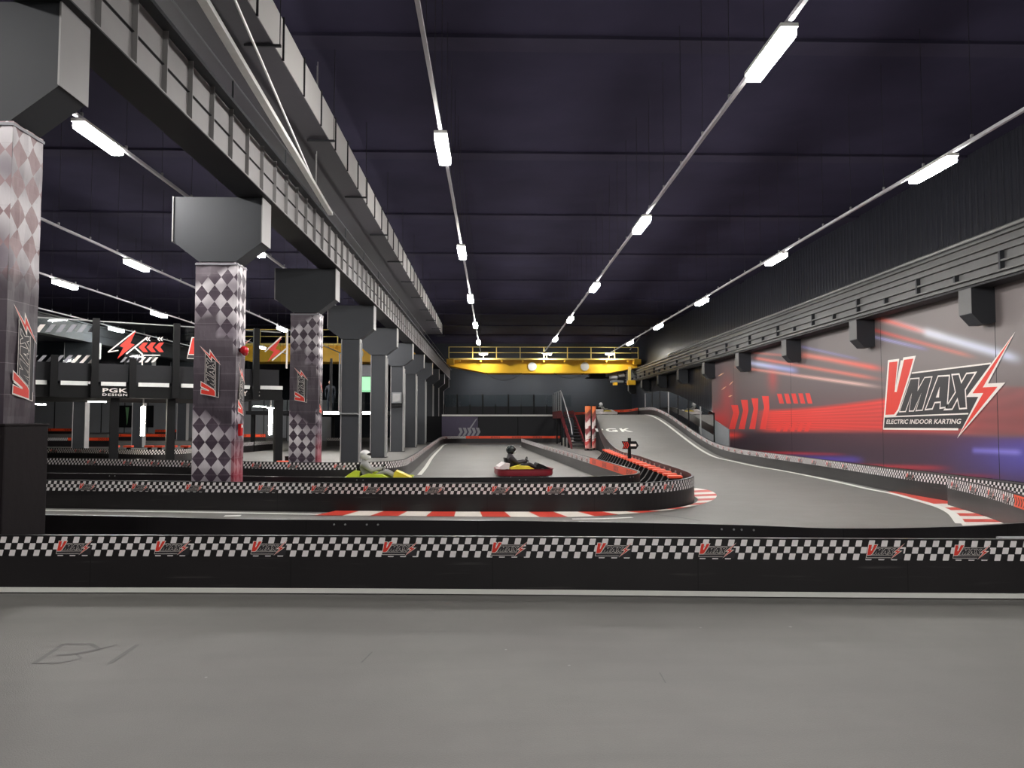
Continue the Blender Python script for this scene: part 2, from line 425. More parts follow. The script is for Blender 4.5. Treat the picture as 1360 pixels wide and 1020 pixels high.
def text_mesh(body, size=1.0, shear=0.0, bold=0.0, spacing=1.0):
    c = bpy.data.curves.new('t', 'FONT'); c.body = body; c.size = size; c.shear = shear; c.offset = bold; c.space_character = spacing; c.resolution_u = 3
    o = bpy.data.objects.new('t', c); col.objects.link(o)
    dg = bpy.context.evaluated_depsgraph_get(); me = bpy.data.meshes.new_from_object(o.evaluated_get(dg))
    V = [tuple(v.co) for v in me.vertices]; F = [tuple(p.vertices) for p in me.polygons]
    bpy.data.objects.remove(o); bpy.data.curves.remove(c); bpy.data.meshes.remove(me)
    x0 = min(v[0] for v in V); x1 = max(v[0] for v in V); y0 = min(v[1] for v in V); y1 = max(v[1] for v in V)
    return [((v[0]-x0)/(x1-x0), (v[1]-y0)/(y1-y0)) for v in V], F
def text_into(mb, body, fn, w, h, mt, off=.004, **k):
    V, F = text_mesh(body, **k); i = len(mb.v); kk = mb.m(mt)
    mb.v += [tuple(fn(v[0]*w, v[1]*h, off)) for v in V]
    for f in F: mb.f.append(tuple(i+j for j in f)); mb.mi.append(kk)

# ------------------------------------------------------------------ barrier runs
def strip(mb, path, s0, s1, off, z0, z1, mt, lift=None):
    n = max(2, int((s1-s0)/.12)+1); prev = None
    for k in range(n+1):
        s = s0+(s1-s0)*k/n; p, nn = path.at(s); q = p+nn*off
        a = (q.x, q.y, q.z+z0); b = (q.x, q.y, q.z+z1)
        if prev: mb.face([prev[0], a, b, prev[1]], mt, [(prev[2], 0), (s, 0), (s, z1-z0), (prev[2], z1-z0)])
        prev = (a, b, s)
def solid(mb, path, s0, s1, o0, o1, z0, z1, mt):
    """closed strip between offsets o0<o1 along the path"""
    n = max(2, int((s1-s0)/.14)+1); prev = None
    for k in range(n+1):
        s = s0+(s1-s0)*k/n; p, nn = path.at(s)
        r = [(p+nn*o+Vector((0, 0, z))) for o, z in ((o1, z0), (o1, z1), (o0, z1), (o0, z0))]
        if prev:
            pr, ps = prev
            for i in range(4):
                j = (i+1) % 4
                vv = [z0, z1, z1, z0]
                mb.face([pr[i], r[i], r[j], pr[j]][::1], mt, [(ps, vv[i]-z0), (s, vv[i]-z0), (s, vv[j]-z0 if i % 2 == 0 else vv[j]-z0+.05), (ps, vv[j]-z0 if i % 2 == 0 else vv[j]-z0+.05)])
            if k == n: mb.face(r[::-1], mt, [(s, 0)]*4)
        else: mb.face(r, mt, [(s, 0)]*4)
        prev = (r, s)
def barrier(label, path, h=.56, styles=None, logos=(), logo_w=.37, kick=False, group='track barriers', bolts=(), name='track_barrier', bandh=.1935, backbolts=()):
    o = path.p[0]
    t = thing(name, label, 'barrier', tuple(o), group=group)
    mb = MB(); solid(mb, path, 0, path.L, -.055, 0, .012 if kick else 0, h, 'board'); mb.build('board', t)
    b0 = h-bandh-.012
    if styles is None: styles = [(0, path.L, 'check')]
    for s0, s1, st in styles:
        mb = MB(); strip(mb, path, max(0, s0), min(path.L, s1), .0035, b0, h-.012, st); mb.build('checked_band' if st == 'check' else 'chevron_band', t)
    if logos:
        for s in logos:
            mb = MB()
            def fn(u, v, off, s=s):
                p, nn = path.at(s+u); q = p+nn*(.004+off); return (q.x, q.y, q.z+b0+.012+v)
            k = logo_w*.97
            mb2pts = [fn(-.004, -.0, .0004), fn(logo_w*.93, -.0, .0004), fn(logo_w*.98, .10, .0004), fn(.02, .10, .0004)]
            mb.face(mb2pts, 'logodark')
            logo_into(mb, fn, logo_w, .0012, .0007)
            mb.build('logo_print', t)
    if kick:
        mb = MB(); solid(mb, path, 0, path.L, 0, .012, .012, .058, 'white'); mb.build('kick_strip', t)
    if bolts or backbolts:
        for s, side in [(s, 1) for s in bolts]+[(s, -1) for s in backbolts]:
            for k in (0, 1):
                p, nn = path.at(s+k*.13); q = p+nn*(0 if side > 0 else -.055)+Vector((0, 0, h-.05))
                mb = MB(); mb.cyl(q, q+nn*side*.012, .011, 'pale', 8); mb.build('bolt', t)
    return t
def along(path, first, gap, last=None):
    out = []; s = first
    while s < (last or path.L-.5): out.append(s); s += gap
    return out

# ================================================================== SETTING
RX = 14.78
def zr(y):
    t = min(1, max(0, (y-34)/20)); return 2.2*t*t*(3-2*t)
mb = MB(); mb.box(-62, 16, -16, 82, -.2, 0, 'floor'); struct('floor', mb, 'grey asphalt track floor')
mb = MB(); mb.box(-62, 16, -16, 82, 10.0, 10.3, 'ceiling'); struct('ceiling', mb)
for i in range(14):
    y = -13+6.97*i+1.2; mb = MB()
    mb.box(-61.9, RX, y-.3, y+.3, 9.93, 10.0, 'beam')
    struct('ceiling_beam', mb)
mb = MB(); mb.box(RX, RX+.3, -16, 82, 0, 10, 'clad'); struct('wall_right', mb)
mb = MB(); mb.box(-62, 16, 80, 80.3, 0, 10, 'wall'); struct('wall_back', mb)
mb = MB(); mb.box(-62.3, -62, -16, 82, 0, 10, 'wall'); struct('wall_left', mb)
mb = MB(); mb.box(-62, 16, -16.3, -16, 0, 10, 'wall'); struct('wall_front', mb)
# partition behind the left bay
mb = MB(); mb.box(-58, -14.2, 66.3, 66.5, 0, 3.6, 'wall2')
for i in range(22): mb.box(-58+2*i-.03, -58+2*i+.03, 66.26, 66.3, 0, 3.6, 'darksteel')
struct('wall_partition', mb)
# raised track behind the left bay
mb = MB(); mb.box(-44, -18, 54, 66.2, 0, .3, 'floor'); struct('floor_raised', mb)
mb = MB(); mb.box(-44, -29.5, 58.5, 66.2, .3, .75, 'floor'); struct('floor_upper', mb)

# ------------------------------------------------------------------ columns with brackets
NCOL = 11
CX1 = -5.08; CW = .757; CX0 = CX1-CW; CXC = (CX0+CX1)/2; CD = .47
colY = [7.93+6.97*i for i in range(NCOL)]
def cap_poly(c, zt=6.15): return [(c-.865, zt), (c+.865, zt), (c+.865, 5.25), (c+.36, 4.86), (c-.36, 4.86), (c-.865, 5.25)]
def make_column(name, xc, y, label, group):
    t = thing(name, label, 'column', (xc, y+CD/2, 0), group=group)
    mb = MB(); a = xc-CW/2+.03; b = xc+CW/2-.03
    mb.box(a+.012, b-.012, y+.05, y+CD-.05, .02, 4.9, 'steel')          # web block
    mb.build('shaft', t)
    for x in (a-.012, b-.022):
        mb = MB(); mb.box(x, x+.034, y+.005, y+CD-.005, .02, 4.9, 'steel2', .006); mb.build('flange', t)
    mb = MB(); mb.box(xc-CW/2-.05, xc+CW/2+.05, y-.05, y+CD+.05, 0, .03, 'darksteel'); mb.build('base_plate', t)
    mb = MB(); mb.prism(cap_poly(xc), 1, y-.02, y+CD+.02, 'steel')
    mb.build('bracket_head', t)
    mb = MB()
    mb.prism([(xc+.865, 6.15), (xc+.865, 5.25), (xc+.885, 5.24), (xc+.885, 6.15)], 1, y-.05, y+CD+.05, 'steel2')
    mb.build('end_plate', t); mb = MB()
    mb.prism([(xc-.865, 6.15), (xc-.885, 6.15), (xc-.885, 5.24), (xc-.865, 5.25)], 1, y-.05, y+CD+.05, 'steel2')
    mb.build('end_plate', t)
    return t
cols = []
names = ['column behind the black padded box, front of the row', 'column standing behind the hairpin barrier', 'third column of the left row',
         'fourth column of the left row, bare below its pipe', 'fifth column of the left row', 'sixth column of the left row with the wall cabinet', 'seventh column of the left row',
         'eighth column of the left row', 'ninth column of the left row', 'tenth column of the left row', 'last column of the left row, at the end wall']
for i, y in enumerate(colY):
    cols.append(make_column('steel_column', CXC, y, ('dark grey steel ' if i > 2 else 'banner-wrapped grey steel ')+names[i], 'columns under the left crane girder'))
for i in range(4, 10):
    c = copy_tree(cols[4]); c.location = (-23.2, colY[i]+CD/2, 0)
    c['label'] = 'grey steel column across the left bay, %s one along the far girder' % ORD[i-4]; c['group'] = 'columns of the far left girder'
# pipes on columns
def small(name, mb, label, cat, group=None, smooth=False):
    o = mb.build(name, smooth=smooth); tag(o, label, cat, group); return o
y4 = colY[3]
mb = MB(); mb.tube([(CX1+.05, y4-.04, 4.7), (CX1+.05, y4-.04, .2)], .03, 'pale')
mb.tube([(CX0-.02, y4-.05, 4.3), (CX0-.02, y4-.05, 2.05), (CX0+.08, y4-.05, 2.0), (CX1-.1, y4-.05, 2.0), (CX1-.02, y4-.05, 1.96), (CX1, y4-.05, 1.85), (CX1, y4-.05, 1.5)], .028, 'pale')
small('conduit_pipe', mb, 'pale conduit bent across the front of the fourth left column', 'pipe', smooth=True)
for i in (4, 5, 6, 7, 8):
    mb = MB(); mb.tube([(CX1+.05, colY[i]+.02, 4.7), (CX1+.05, colY[i]+.02, .2)], .035, 'pale')
    small('conduit_pipe', mb, 'pale upright conduit on the %s left column' % ORD[i], 'pipe', 'upright conduits on bare columns', smooth=True)
y6 = colY[5]
t = thing('electrical_cabinet', 'grey electrical cabinet on the sixth left column', 'cabinet', (CXC, y6-.1, 2.9))
mb = MB(); mb.box(CXC-.26, CXC+.28, y6-.16, y6, 2.75, 3.35, 'cabinet', .01); mb.build('housing', t)
mb = MB(); mb.box(CXC-.2, CXC+.2, y6-.175, y6-.155, 2.82, 3.28, 'pale', .004); mb.build('door', t)
mb = MB(); mb.box(CXC-.3, CXC+.3, y6-.12, y6, 2.55, 2.72, 'black'); mb.build('cable_box', t)
y5 = colY[4]
mb = MB(); mb.box(CX1+.0, CX1+.02, y5+.1, y5+.5, 2.4, 3.1, 'red'); mb.box(CX1+.02, CX1+.025, y5+.2, y5+.4, 2.5, 2.75, 'white')
small('fire_notice', mb, 'small red and white notice on the fifth left column', 'sign')
mb = MB(); mb.prism([(CX1+.05, 1.0), (CX1+.6, 1.0), (CX1+.6, 1.6), (CX1+.33, 1.8), (CX1+.05, 1.6)], 1, colY[8]+.1, colY[8]+.3, 'pale')
mb.box(CX1+.28, CX1+.36, colY[8]+.085, colY[8]+.1, 1.2, 1.5, 'white')
small('notice_box', mb, 'pale house-shaped box beside the end column of the straight', 'box')

# ------------------------------------------------------------------ fabric wraps
def wrap(i, z0, z1, mt, label, logo_z, side_z):
    y = colY[i]; e = .03; x0 = CX0-e; x1 = CX1+e; ya = y-e; yb = y+CD+e
    t = thing('column_wrap', label, 'banner', (CXC, y+CD/2, z0), group='printed wraps on the front columns')
    cs = [((x0, ya), (x1, ya)), ((x1, ya), (x1, yb)), ((x1, yb), (x0, yb)), ((x0, yb), (x0, ya))]
    mb = MB(); u0 = 0; nz = 34
    rnd = random.Random(i+3)
    for k, (a, b) in enumerate(cs):
        a = Vector(a); b = Vector(b); Ln = (b-a).length; d = (b-a).normalized(); n = Vector((d.y, -d.x)); nu = 8
        g = []
        for iz in range(nz+1):
            row = []
            for iu in range(nu+1):
                z = z0+(z1-z0)*iz/nz; w = a.lerp(b, iu/nu)
                am = .016*math.sin(3.1*z+iu*.9+i)*math.sin(7*z-iu*.7+k)*(1 if 0 < iu < nu else .3)
                w = w+n*am; row.append(((w.x, w.y, z), (u0+Ln*iu/nu, z)))
            g.append(row)
        for iz in range(nz):
            for iu in range(nu):
                q = [g[iz][iu], g[iz][iu+1], g[iz+1][iu+1], g[iz+1][iu]]
                mb.face([p[0] for p in q], mt, [p[1] for p in q])
        u0 += CW if k == 0 else CW
    fab = mb.build('fabric', t, smooth=True)
    for nm, org, du, n in (('f', Vector((x0+.54, ya-.02, logo_z)), Vector((-1, 0, 0)), Vector((0, -1, 0))), ('s', Vector((x1+.02, ya+.485, side_z)), Vector((0, -1, 0)), Vector((1, 0, 0)))):
        mb = MB()
        def fn(u, v, off): # text runs upward, tops of the letters to the left
            return tuple(org+Vector((0, 0, 1))*u+(-du)*(-1)*v+n*off)
        logo_into(mb, fn, 1.02, .0, .0015)
        # thin strap line beside the letters
        mb.face([fn(.1, .03, .003), fn(.72, .03, .003), fn(.72, .045, .003), fn(.1, .045, .003)], 'logogrey')
        lg = mb.build('logo_print', t)
    # tie seam
    mb = MB(); mb.box(x0-.01, x1+.01, ya-.016, yb+.016, z1-.05, z1-.02, 'logogrey'); mb.build('top_hem', t)
    return t
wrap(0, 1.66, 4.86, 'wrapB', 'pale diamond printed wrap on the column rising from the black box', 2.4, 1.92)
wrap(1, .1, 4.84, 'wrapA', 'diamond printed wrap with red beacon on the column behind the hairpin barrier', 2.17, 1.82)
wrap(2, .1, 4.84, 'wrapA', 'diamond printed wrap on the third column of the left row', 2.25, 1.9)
mb = MB(); mb.sphere((CX1+.13, colY[1]+.15, 3.12), .085, 'beacon'); mb.cyl((CX1+.03, colY[1]+.15, 3.12), (CX1+.13, colY[1]+.15, 3.12), .04, 'black'); mb.sphere((CX1+.1, colY[1]+.3, 3.08), .06, 'beacon')
small('alarm_beacon', mb, 'red alarm beacon on the wrapped column behind the hairpin', 'beacon', smooth=True)
mb = MB(); mb.box(CX1+.03, CX1+.09, colY[1]+.16, colY[1]+.28, 1.42, 1.66, 'beacon', .01); mb.box(CX1+.05, CX1+.095, colY[1]+.18, colY[1]+.26, 1.58, 1.64, 'white')
small('call_point', mb, 'small red call point low on the second column', 'alarm')
# padded box round the first column
t = thing('padded_box', 'black padded box round the foot of the front left column', 'box', (-6.2, 8.3, 0))
mb = MB(); mb.box(-7.4, -4.97, 7.80, 8.56, 0, 1.66, 'boxblack', .02); mb.build('cover', t)
mb = MB(); mb.box(-7.41, -4.96, 7.79, 8.57, 1.655, 1.68, 'boxblack', .01); mb.build('top_seam', t)

# ------------------------------------------------------------------ crane girders
def girder(label, xf, xb, side, y0, y1, stiff=True, group='crane girders', gm='steel2'):
    """side=+1: stiffened face looks to +x"""
    t = thing('crane_girder', label, 'girder', ((xf+xb)/2, y0, 6.15), group=group)
    xw = xf-side*.09; lo, hi = min(xf, xb), max(xf, xb)
    mb = MB(); mb.box(min(xw, xw-side*.05), max(xw, xw-side*.05), y0, y1, 6.19, 7.1, gm); mb.build('web', t)
    mb = MB(); mb.box(min(xf, xf-side*.6), max(xf, xf-side*.6), y0, y1, 6.15, 6.17, 'darksteel'); mb.box(min(xf, xf-side*.6), max(xf, xf-side*.6), y0, y1, 6.17, 6.19, gm); mb.build('bottom_flange', t)
    mb = MB(); mb.box(min(xf+side*.08, xf-side*.9), max(xf+side*.08, xf-side*.9), y0, y1, 7.1, 7.16, 'steel'); mb.build('top_flange', t)
    mb = MB(); mb.box(xw-side*.02-.02 , xw+side*.03, y0, y1, 6.62, 6.632, 'darksteel'); mb.build('seam', t) if side < 0 else mb.box(xw, xw+.006, y0, y1, 6.61, 6.625, 'darksteel').build('seam', t)
    mb = MB(); mb.box(xw-side*.3-.05, xw-side*.3+.05, y0, y1, 7.16, 7.28, 'darksteel'); mb.build('rail', t)
    if stiff:
        mbx = None; n = int((y1-y0)/.871)
        for i in range(min(n, 92)):
            y = y0+.2+i*.871
            if mbx is None:
                q = MB(); q.box(min(xw, xf-side*.02), max(xw, xf-side*.02), y-.01, y+.01, 6.19, 7.1, gm); mbx = q.build('stiffener', t); ybase = y
            else:
                c = mbx.copy(); col.objects.link(c); c.parent = t; c.location = (0, y-ybase, 0)
    return t
girder('grey stiffened crane girder carried on the left columns', -4.48, -5.5, 1, .5, 79.5)
girder('grey crane girder across the far left bay', -22.6, -23.4, 1, 20, 66, False, gm='steel')
# catwalk rail on top of the left girder
t = thing('catwalk_railing', 'thin grey handrail running on top of the left crane girder', 'railing', (-5.0, 2, 7.16))
mb = MB(); mb.tube([(-4.62, 2, 7.75), (-4.62, 78, 7.75)], .018, 'steel', 6); mb.build('handrail', t)
for i in range(22):
    mb = MB(); mb.bar((-4.62, 3+3.4*i, 7.16), (-4.62, 3+3.4*i, 7.76), .03, .03, 'steel'); mb.build('post', t)
# clips beneath the top flange
for i in range(0): pass
# right girder
t = thing('crane_girder', 'grey right crane girder with stacked rails along the mural wall', 'girder', (14.3, 6, 5.65), group='crane girders')
gx = 14.0
mb = MB(); mb.box(gx+.12, gx+.3, 6, 79.5, 5.75, 7.0, 'steelmid'); mb.build('web', t)
mb = MB(); mb.box(gx-.02, gx+.55, 6, 79.5, 5.62, 5.68, 'darksteel'); mb.build('bottom_flange', t)
mb = MB(); mb.box(gx+.0, gx+.5, 6, 79.5, 6.86, 6.91, 'steelmid'); mb.build('top_flange', t)
for z in (5.86, 6.12, 6.42, 6.62):
    mb = MB(); mb.box(gx+.0, gx+.1, 6, 79.5, z, z+.055, 'steelmid'); mb.build('conductor_rail', t)
mb = MB(); mb.tube([(gx+.02, 6, 7.04), (gx+.02, 60, 7.04)], .055, 'pale', 10); mb.build('top_pipe', t, smooth=True)
for i in range(34):
    y = 8+2.05*i; mb = MB()
    mb.box(gx-.008, gx+.12, y-.04, y+.04, 5.92, 6.12 if i % 2 else 6.42, 'steel'); mb.build('clamp', t)
# wall brackets under it
for i in range(2, 11):
    y = colY[i]-.02
    t = thing('wall_bracket', ('grey box bracket under the right girder, nearest over the large logo' if i == 2 else 'grey box bracket under the right girder, %s from the near end' % ORD[i-2]), 'bracket', (14.4, y, 5), group='brackets under the right girder')
    mb = MB(); mb.prism([(14.0, 5.62), (14.72, 5.62), (14.72, 4.62), (14.55, 4.56), (14.28, 4.56), (14.0, 4.86)], 1, y-.3, y+.3, 'steel'); mb.build('corbel', t)
    mb = MB(); mb.box(13.985, 14.0, y-.3, y+.3, 4.88, 5.62, 'steelmid'); mb.build('face_plate', t)

# ------------------------------------------------------------------ overhead cranes
def crane(label, xa, xb, Y, group, full=True):
    t = thing('overhead_crane', label, 'crane', ((xa+xb)/2, Y, 6.5), group=group)
    w = xb-xa
    prof = [(xa, 7.75), (xb, 7.75), (xb, 7.0), (xb-.16*w, 6.45), (xa+.2*w, 6.45), (xa, 7.15)]
    mb = MB(); mb.prism(prof, 1, Y, Y+.6, 'yellow'); mb.build('bridge_girder', t)
    mb = MB(); mb.prism(prof, 1, Y+1.8, Y+2.4, 'yellow'); mb.build('bridge_girder', t)
    mb = MB(); mb.box(xa, xb, Y-.55, Y+.1, 7.72, 7.86, 'yellow2'); mb.build('walkway', t)
    mb = MB()
    for i in range(9): mb.box(xa+w*(i+.5)/9-.08, xa+w*(i+.5)/9+.08, Y-.5, Y, 7.5, 7.72, 'yellow')
    mb.build('walkway_support', t)
    for z in (8.4, 8.95):
        mb = MB(); mb.tube([(xa, Y-.5, z), (xb, Y-.5, z)], .035, 'yellow2', 6); mb.build('handrail', t)
    for i in range(9):
        x = xa+w*i/8; mb = MB(); mb.bar((x, Y-.5, 7.86), (x, Y-.5, 8.97), .08, .08, 'yellow2'); mb.build('railing_post', t)
    for x in (xa-.2, xb-.5):
        mb = MB(); mb.box(x, x+.7, Y-1, Y+3.4, 7.25, 7.75, 'yellow', .03); mb.build('end_carriage', t)
    for fx in (.44, .72):
        mb = MB(); mb.cyl((xa+w*fx, Y-.08, 7.1), (xa+w*fx, Y, 7.1), .42, 'white', 24); mb.build('round_plate', t)
    if full:
        mb = MB(); mb.box(xb-4.6, xb-3.0, Y+.7, Y+1.7, 6.1, 6.5, 'black', .05); mb.box(xb-4.9, xb-2.6, Y+.6, Y+1.7, 6.0, 6.12, 'black'); mb.build('trolley', t)
        mb = MB(); mb.cyl((xb-2.7, Y+.6, 6.1), (xb-1.9, Y+.6, 6.1), .33, 'pale', 16); mb.cyl((xb-1.8, Y+.5, 6.2), (xb-1.2, Y+.5, 6.3), .2, 'pale', 14); mb.box(xb-2.5, xb-1.3, Y+.3, Y+1.2, 5.55, 5.75, 'cabinet', .02); mb.box(xb-2.3, xb-1.9, Y+.3, Y+.8, 5.3, 5.6, 'yellow'); mb.build('hoist_motor', t, smooth=True)
        mb = MB(); mb.box(xb-.9, xb-.65, Y-.1, Y+.2, 5.5, 7.1, 'yellow2'); mb.box(xb-.95, xb-.2, Y-.2, Y+.5, 5.3, 5.75, 'yellow', .03); mb.build('hanging_arm', t)
        mb = MB(); mb.tube([(xa+3.6+.35*i, Y+.1, 6.45-1.2*(1-((i-5)/5)**2)*.6) for i in range(11)], .03, 'black', 6); mb.build('cable_loop', t)
        mb = MB(); mb.tube([(xb-8.2+.3*i, Y+.1, 6.45-.5*(1-((i-5)/5)**2)) for i in range(11)], .03, 'black', 6); mb.build('cable_loop', t)
        mb = MB(); mb.bar((xb-.8, Y-.5, 8.7), (xb+.2, Y-.5, 10.0), .08, .08, 'pale'); mb.build('ladder_stile', t)
    return t
crane('yellow overhead travelling crane with handrail at the hall end', -4.3, 14.15, 73.5, 'yellow cranes')
crane('yellow overhead crane seen through the left bay glass', -22.4, -6.2, 60, 'yellow cranes', False)

# ------------------------------------------------------------------ lamps
def lamp_rail(key, x, y0, y1, desc, lamps, z=6.9):
    t = thing('lamp_rail', desc, 'lamp rail', (x, y0, z), group='lamp rails under the ceiling')
    mb = MB(); mb.box(x-.03, x+.03, y0, y1, z+.06, z+.12, 'rail'); mb.build('track', t)
    wm = None; n = 0; y = y0+.5; first = None
    while y < y1 and n < 48:
        if wm is None:
            q = MB(); q.tube([(x, y, z+.12), (x, y, 9.99)], .005, 'darksteel', 5); q.box(x-.02, x+.02, y-.02, y+.02, z+.1, z+.2, 'pale'); wm = q.build('suspension_wire', t); first = y
        else:
            c = wm.copy(); col.objects.link(c); c.parent = t; c.location = (0, y-first, 0)
        y += 1.6; n += 1
    vis = 0
    for ly, seen in lamps:
        if LAMP[0] is None:
            q = thing('linear_lamp', '', 'lamp', (x, ly, z), group=key)
            b = MB(); b.box(x-.12, x+.12, ly-.72, ly+.72, z, z+.06, 'white', .012); b.build('housing', q)
            b = MB(); b.box(x-.11, x+.11, ly-.68, ly+.68, z-.11, z+.0, 'lamp', .03); b.build('diffuser', q)
            LAMP[0] = q
        else:
            q = copy_tree(LAMP[0]); q.location = (x, ly, z); q['group'] = key
        if seen:
            q['label'] = 'glowing linear lamp, %s from the near end on %s' % (ORD[vis], key.split('lamps on ')[1]); vis += 1
        else: q['label'] = 'unseen linear lamp added for light on %s' % key.split('lamps on ')[1]  # lamps out of view, added only for their light
LAMP = [None]
fy = lambda a, d, n: [(a+d*i, True) for i in range(n)]
bk = lambda a, d, n: [(a-d*(i+1), False) for i in range(n)]
lamp_rail('lamps on the right-of-centre rail', 3.9, -14, 58, 'pale lamp rail right of the hall centre, from top edge toward crane', [(1.1, False), (-8.1, False)]+fy(10.3, 9.2, 5))  # lamps marked False, behind the viewer, are added to light the hall
lamp_rail('lamps on the left-of-centre rail', -.96, -14, 58.6, 'pale lamp rail left of the hall centre, steepest in view', [(-3.3, False), (-12, False)]+fy(14.1, 8.72, 5))
lamp_rail('lamps on the mural-side rail', 9.0, -14, 58.3, 'pale lamp rail nearest the mural wall', [(-2.1, False), (-10.6, False)]+fy(15, 8.55, 5))
lamp_rail('lamps on the rail just left of the columns', -7.2, -5, 58.8, 'pale lamp rail just left of the column row', bk(13.7, 9, 1)+fy(13.7, 9, 5))
lamp_rail('lamps on the second left-bay rail', -11.8, 4, 58.8, 'pale lamp rail over the glass platform', fy(25, 8.6, 4))
lamp_rail('lamps on the third left-bay rail', -16.15, 8, 58.8, 'pale lamp rail crossing above the striped glass', fy(28.6, 8, 4))
lamp_rail('lamps on the far left-bay rail', -21.2, 12, 58.8, 'farthest lamp rail beside the far left girder', [(42.7, True)])

for key, x, d in (('lamps on the added rail behind the crane, right of centre', 3.9, 'right of centre'), ('lamps on the added rail behind the crane, left of centre', -.96, 'left of centre'), ('lamps on the added rail behind the crane, wall side', 9.0, 'wall side')):  # added rails and lamps, unseen behind the crane, to light the end wall
    lamp_rail(key, x, 76.3, 79.6, 'added unseen lamp rail behind the yellow crane, '+d, [(77.6, False)])
for i, (px, nm) in enumerate(((642, 'left'), (727, 'middle'), (810, 'right'))):
    p = PY(px, 470, 72.3); t = thing('crane_lamp', 'lit lamp on a bracket in front of the yellow crane railing, %s one of three' % nm, 'lamp', tuple(p), group='lamps on the yellow crane')
    b = MB(); b.box(p.x-.42, p.x+.42, p.y-.16, p.y+.16, p.z+.0, p.z+.07, 'white', .012); b.build('housing', t)
    b = MB(); b.box(p.x-.38, p.x+.38, p.y-.13, p.y+.13, p.z-.09, p.z, 'lamp', .03); b.build('diffuser', t)
    b = MB(); b.bar((p.x, p.y, p.z+.05), (p.x, 73.0, p.z+.05), .06, .05, 'yellow2'); b.bar((p.x, 73.0, p.z+.07), (p.x, 73.0, 7.86), .06, .06, 'yellow2'); b.build('bracket', t)
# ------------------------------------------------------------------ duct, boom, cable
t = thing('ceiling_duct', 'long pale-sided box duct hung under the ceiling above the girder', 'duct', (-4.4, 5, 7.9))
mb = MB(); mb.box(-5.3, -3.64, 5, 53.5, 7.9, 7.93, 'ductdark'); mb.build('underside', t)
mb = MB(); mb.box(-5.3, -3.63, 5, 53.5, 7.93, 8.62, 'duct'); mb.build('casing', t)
dj = None
for i in range(34):
    y = 5.6+1.43*i
    if dj is None:
        q = MB(); q.box(-3.635, -3.60, y-.012, y+.012, 7.9, 8.66, 'darksteel'); dj = q.build('joint_flange', t)
    else:
        c = dj.copy(); col.objects.link(c); c.parent = t; c.location = (0, y-5.6, 0)
for i in range(12):
    y = 8+4.2*i; mb = MB(); mb.bar((-4.1, y, 7.88), (-3.5, y, 7.88), .05, .04, 'darksteel'); mb.tube([(-3.52, y, 7.88), (-3.52, y, 10)], .008, 'darksteel', 5); mb.build('hanger', t)
t = thing('hanging_boom', 'white straight tube slung beside the left girder', 'pipe', (-3.7, 9, 7))
a = PZ(270, 0, 7.0); b = PZ(439, 284, 7.0); d = (a-b).normalized()
mb = MB(); mb.bar(a+d*5, b, .12, .08, 'whitealu'); mb.build('tube', t)
mb = MB(); mb.tube([a+d*4+Vector((0, 0, .05)), a+d*4+Vector((0, 0, 3))], .01, 'pale', 5); mb.tube([b+d*2+Vector((0, 0, .04)), b+d*2+Vector((0, 0, 3.0))], .008, 'pale', 5); mb.build('hanging_wire', t)
mb = MB(); c0 = PZ(312, 0, 7.5); c1 = PZ(419, 247, 7.15); d = (c0-c1).normalized()
mb.tube([c0+d*5, c1], .022, 'whitealu', 6); mb.tube([c1, c1+Vector((0, 0, 2.85))], .006, 'pale', 5); mb.tube([c0+d*4.5, c0+d*4.5+Vector((0, 0, 2))], .006, 'pale', 5); mb.tube([c1, (c1.x-.12, c1.y+1.6, 7.05)], .016, 'whitealu', 6)
small('hanging_cable', mb, 'thin white cable running beside the white hanging tube', 'cable', smooth=True)

# ------------------------------------------------------------------ mural
MY0, MY1, MZ0, MZ1 = 50.2, 11.0, .02, 5.72
t = thing('wall_mural', 'huge red and grey printed mural with a lightning logo on the right wall', 'mural', (MUX, 20, 0))
def mq(px, py): p = PX(px, py, MUX); return (p.y, p.z)
streaks = [  # px line, half width m, colour a, colour b, strength
    ((1150, 418), (1262, 450), .10, (235, 110, 96), (225, 225, 235), .9), ((1225, 440), (1360, 479), .13, (225, 228, 240), (205, 210, 235), .95), ((1120, 408), (1230, 442), .06, (235, 100, 86), (236, 120, 104), .8),
    ((1152, 436), (1300, 476), .06, (238, 80, 70), (200, 130, 116), .85), ((1155, 446), (1235, 465), .05, (190, 190, 250), (130, 120, 170), .9),
    ((1062, 470), (1176, 491), .10, (224, 140, 124), (244, 96, 80), .9), ((1000, 475), (1176, 505), .07, (238, 120, 104), (225, 120, 104), .85), ((975, 487), (1176, 515), .06, (230, 120, 100), (240, 205, 196), .9),
    ((990, 481), (1062, 493), .13, (220, 225, 250), (150, 160, 230), .9), ((1062, 460), (1145, 478), .05, (150, 150, 220), (120, 115, 160), .6), ((995, 468), (1110, 478), .05, (228, 120, 106), (215, 120, 110), .6),
    ((985, 600), (1132, 604), .06, (230, 60, 70), (120, 40, 60), .85), ((1040, 608), (1150, 611), .13, (64, 52, 140), (90, 70, 170), .8), ((1080, 618), (1270, 622), .08, (235, 60, 64), (150, 45, 60), .85),
    ((1130, 629), (1340, 633), .06, (220, 60, 66), (120, 40, 66), .7), ((1290, 598), (1360, 601), .08, (130, 120, 220), (150, 140, 235), .7), ((1000, 612), (1130, 619), .09, (80, 26, 40), (110, 30, 44), .6)]
SK = [(mq(*a), mq(*b), w, lin(ca), lin(cb), k) for a, b, w, ca, cb, k in streaks]
sparks = [((953, 500), (962, 495)), ((968, 512), (974, 506)), ((967, 527), (973, 525)), ((958, 518), (965, 513))]
SPK = [(mq(*a), mq(*b)) for a, b in sparks]
def lerp3(a, b, k): return tuple(a[i]+(b[i]-a[i])*k for i in range(3))
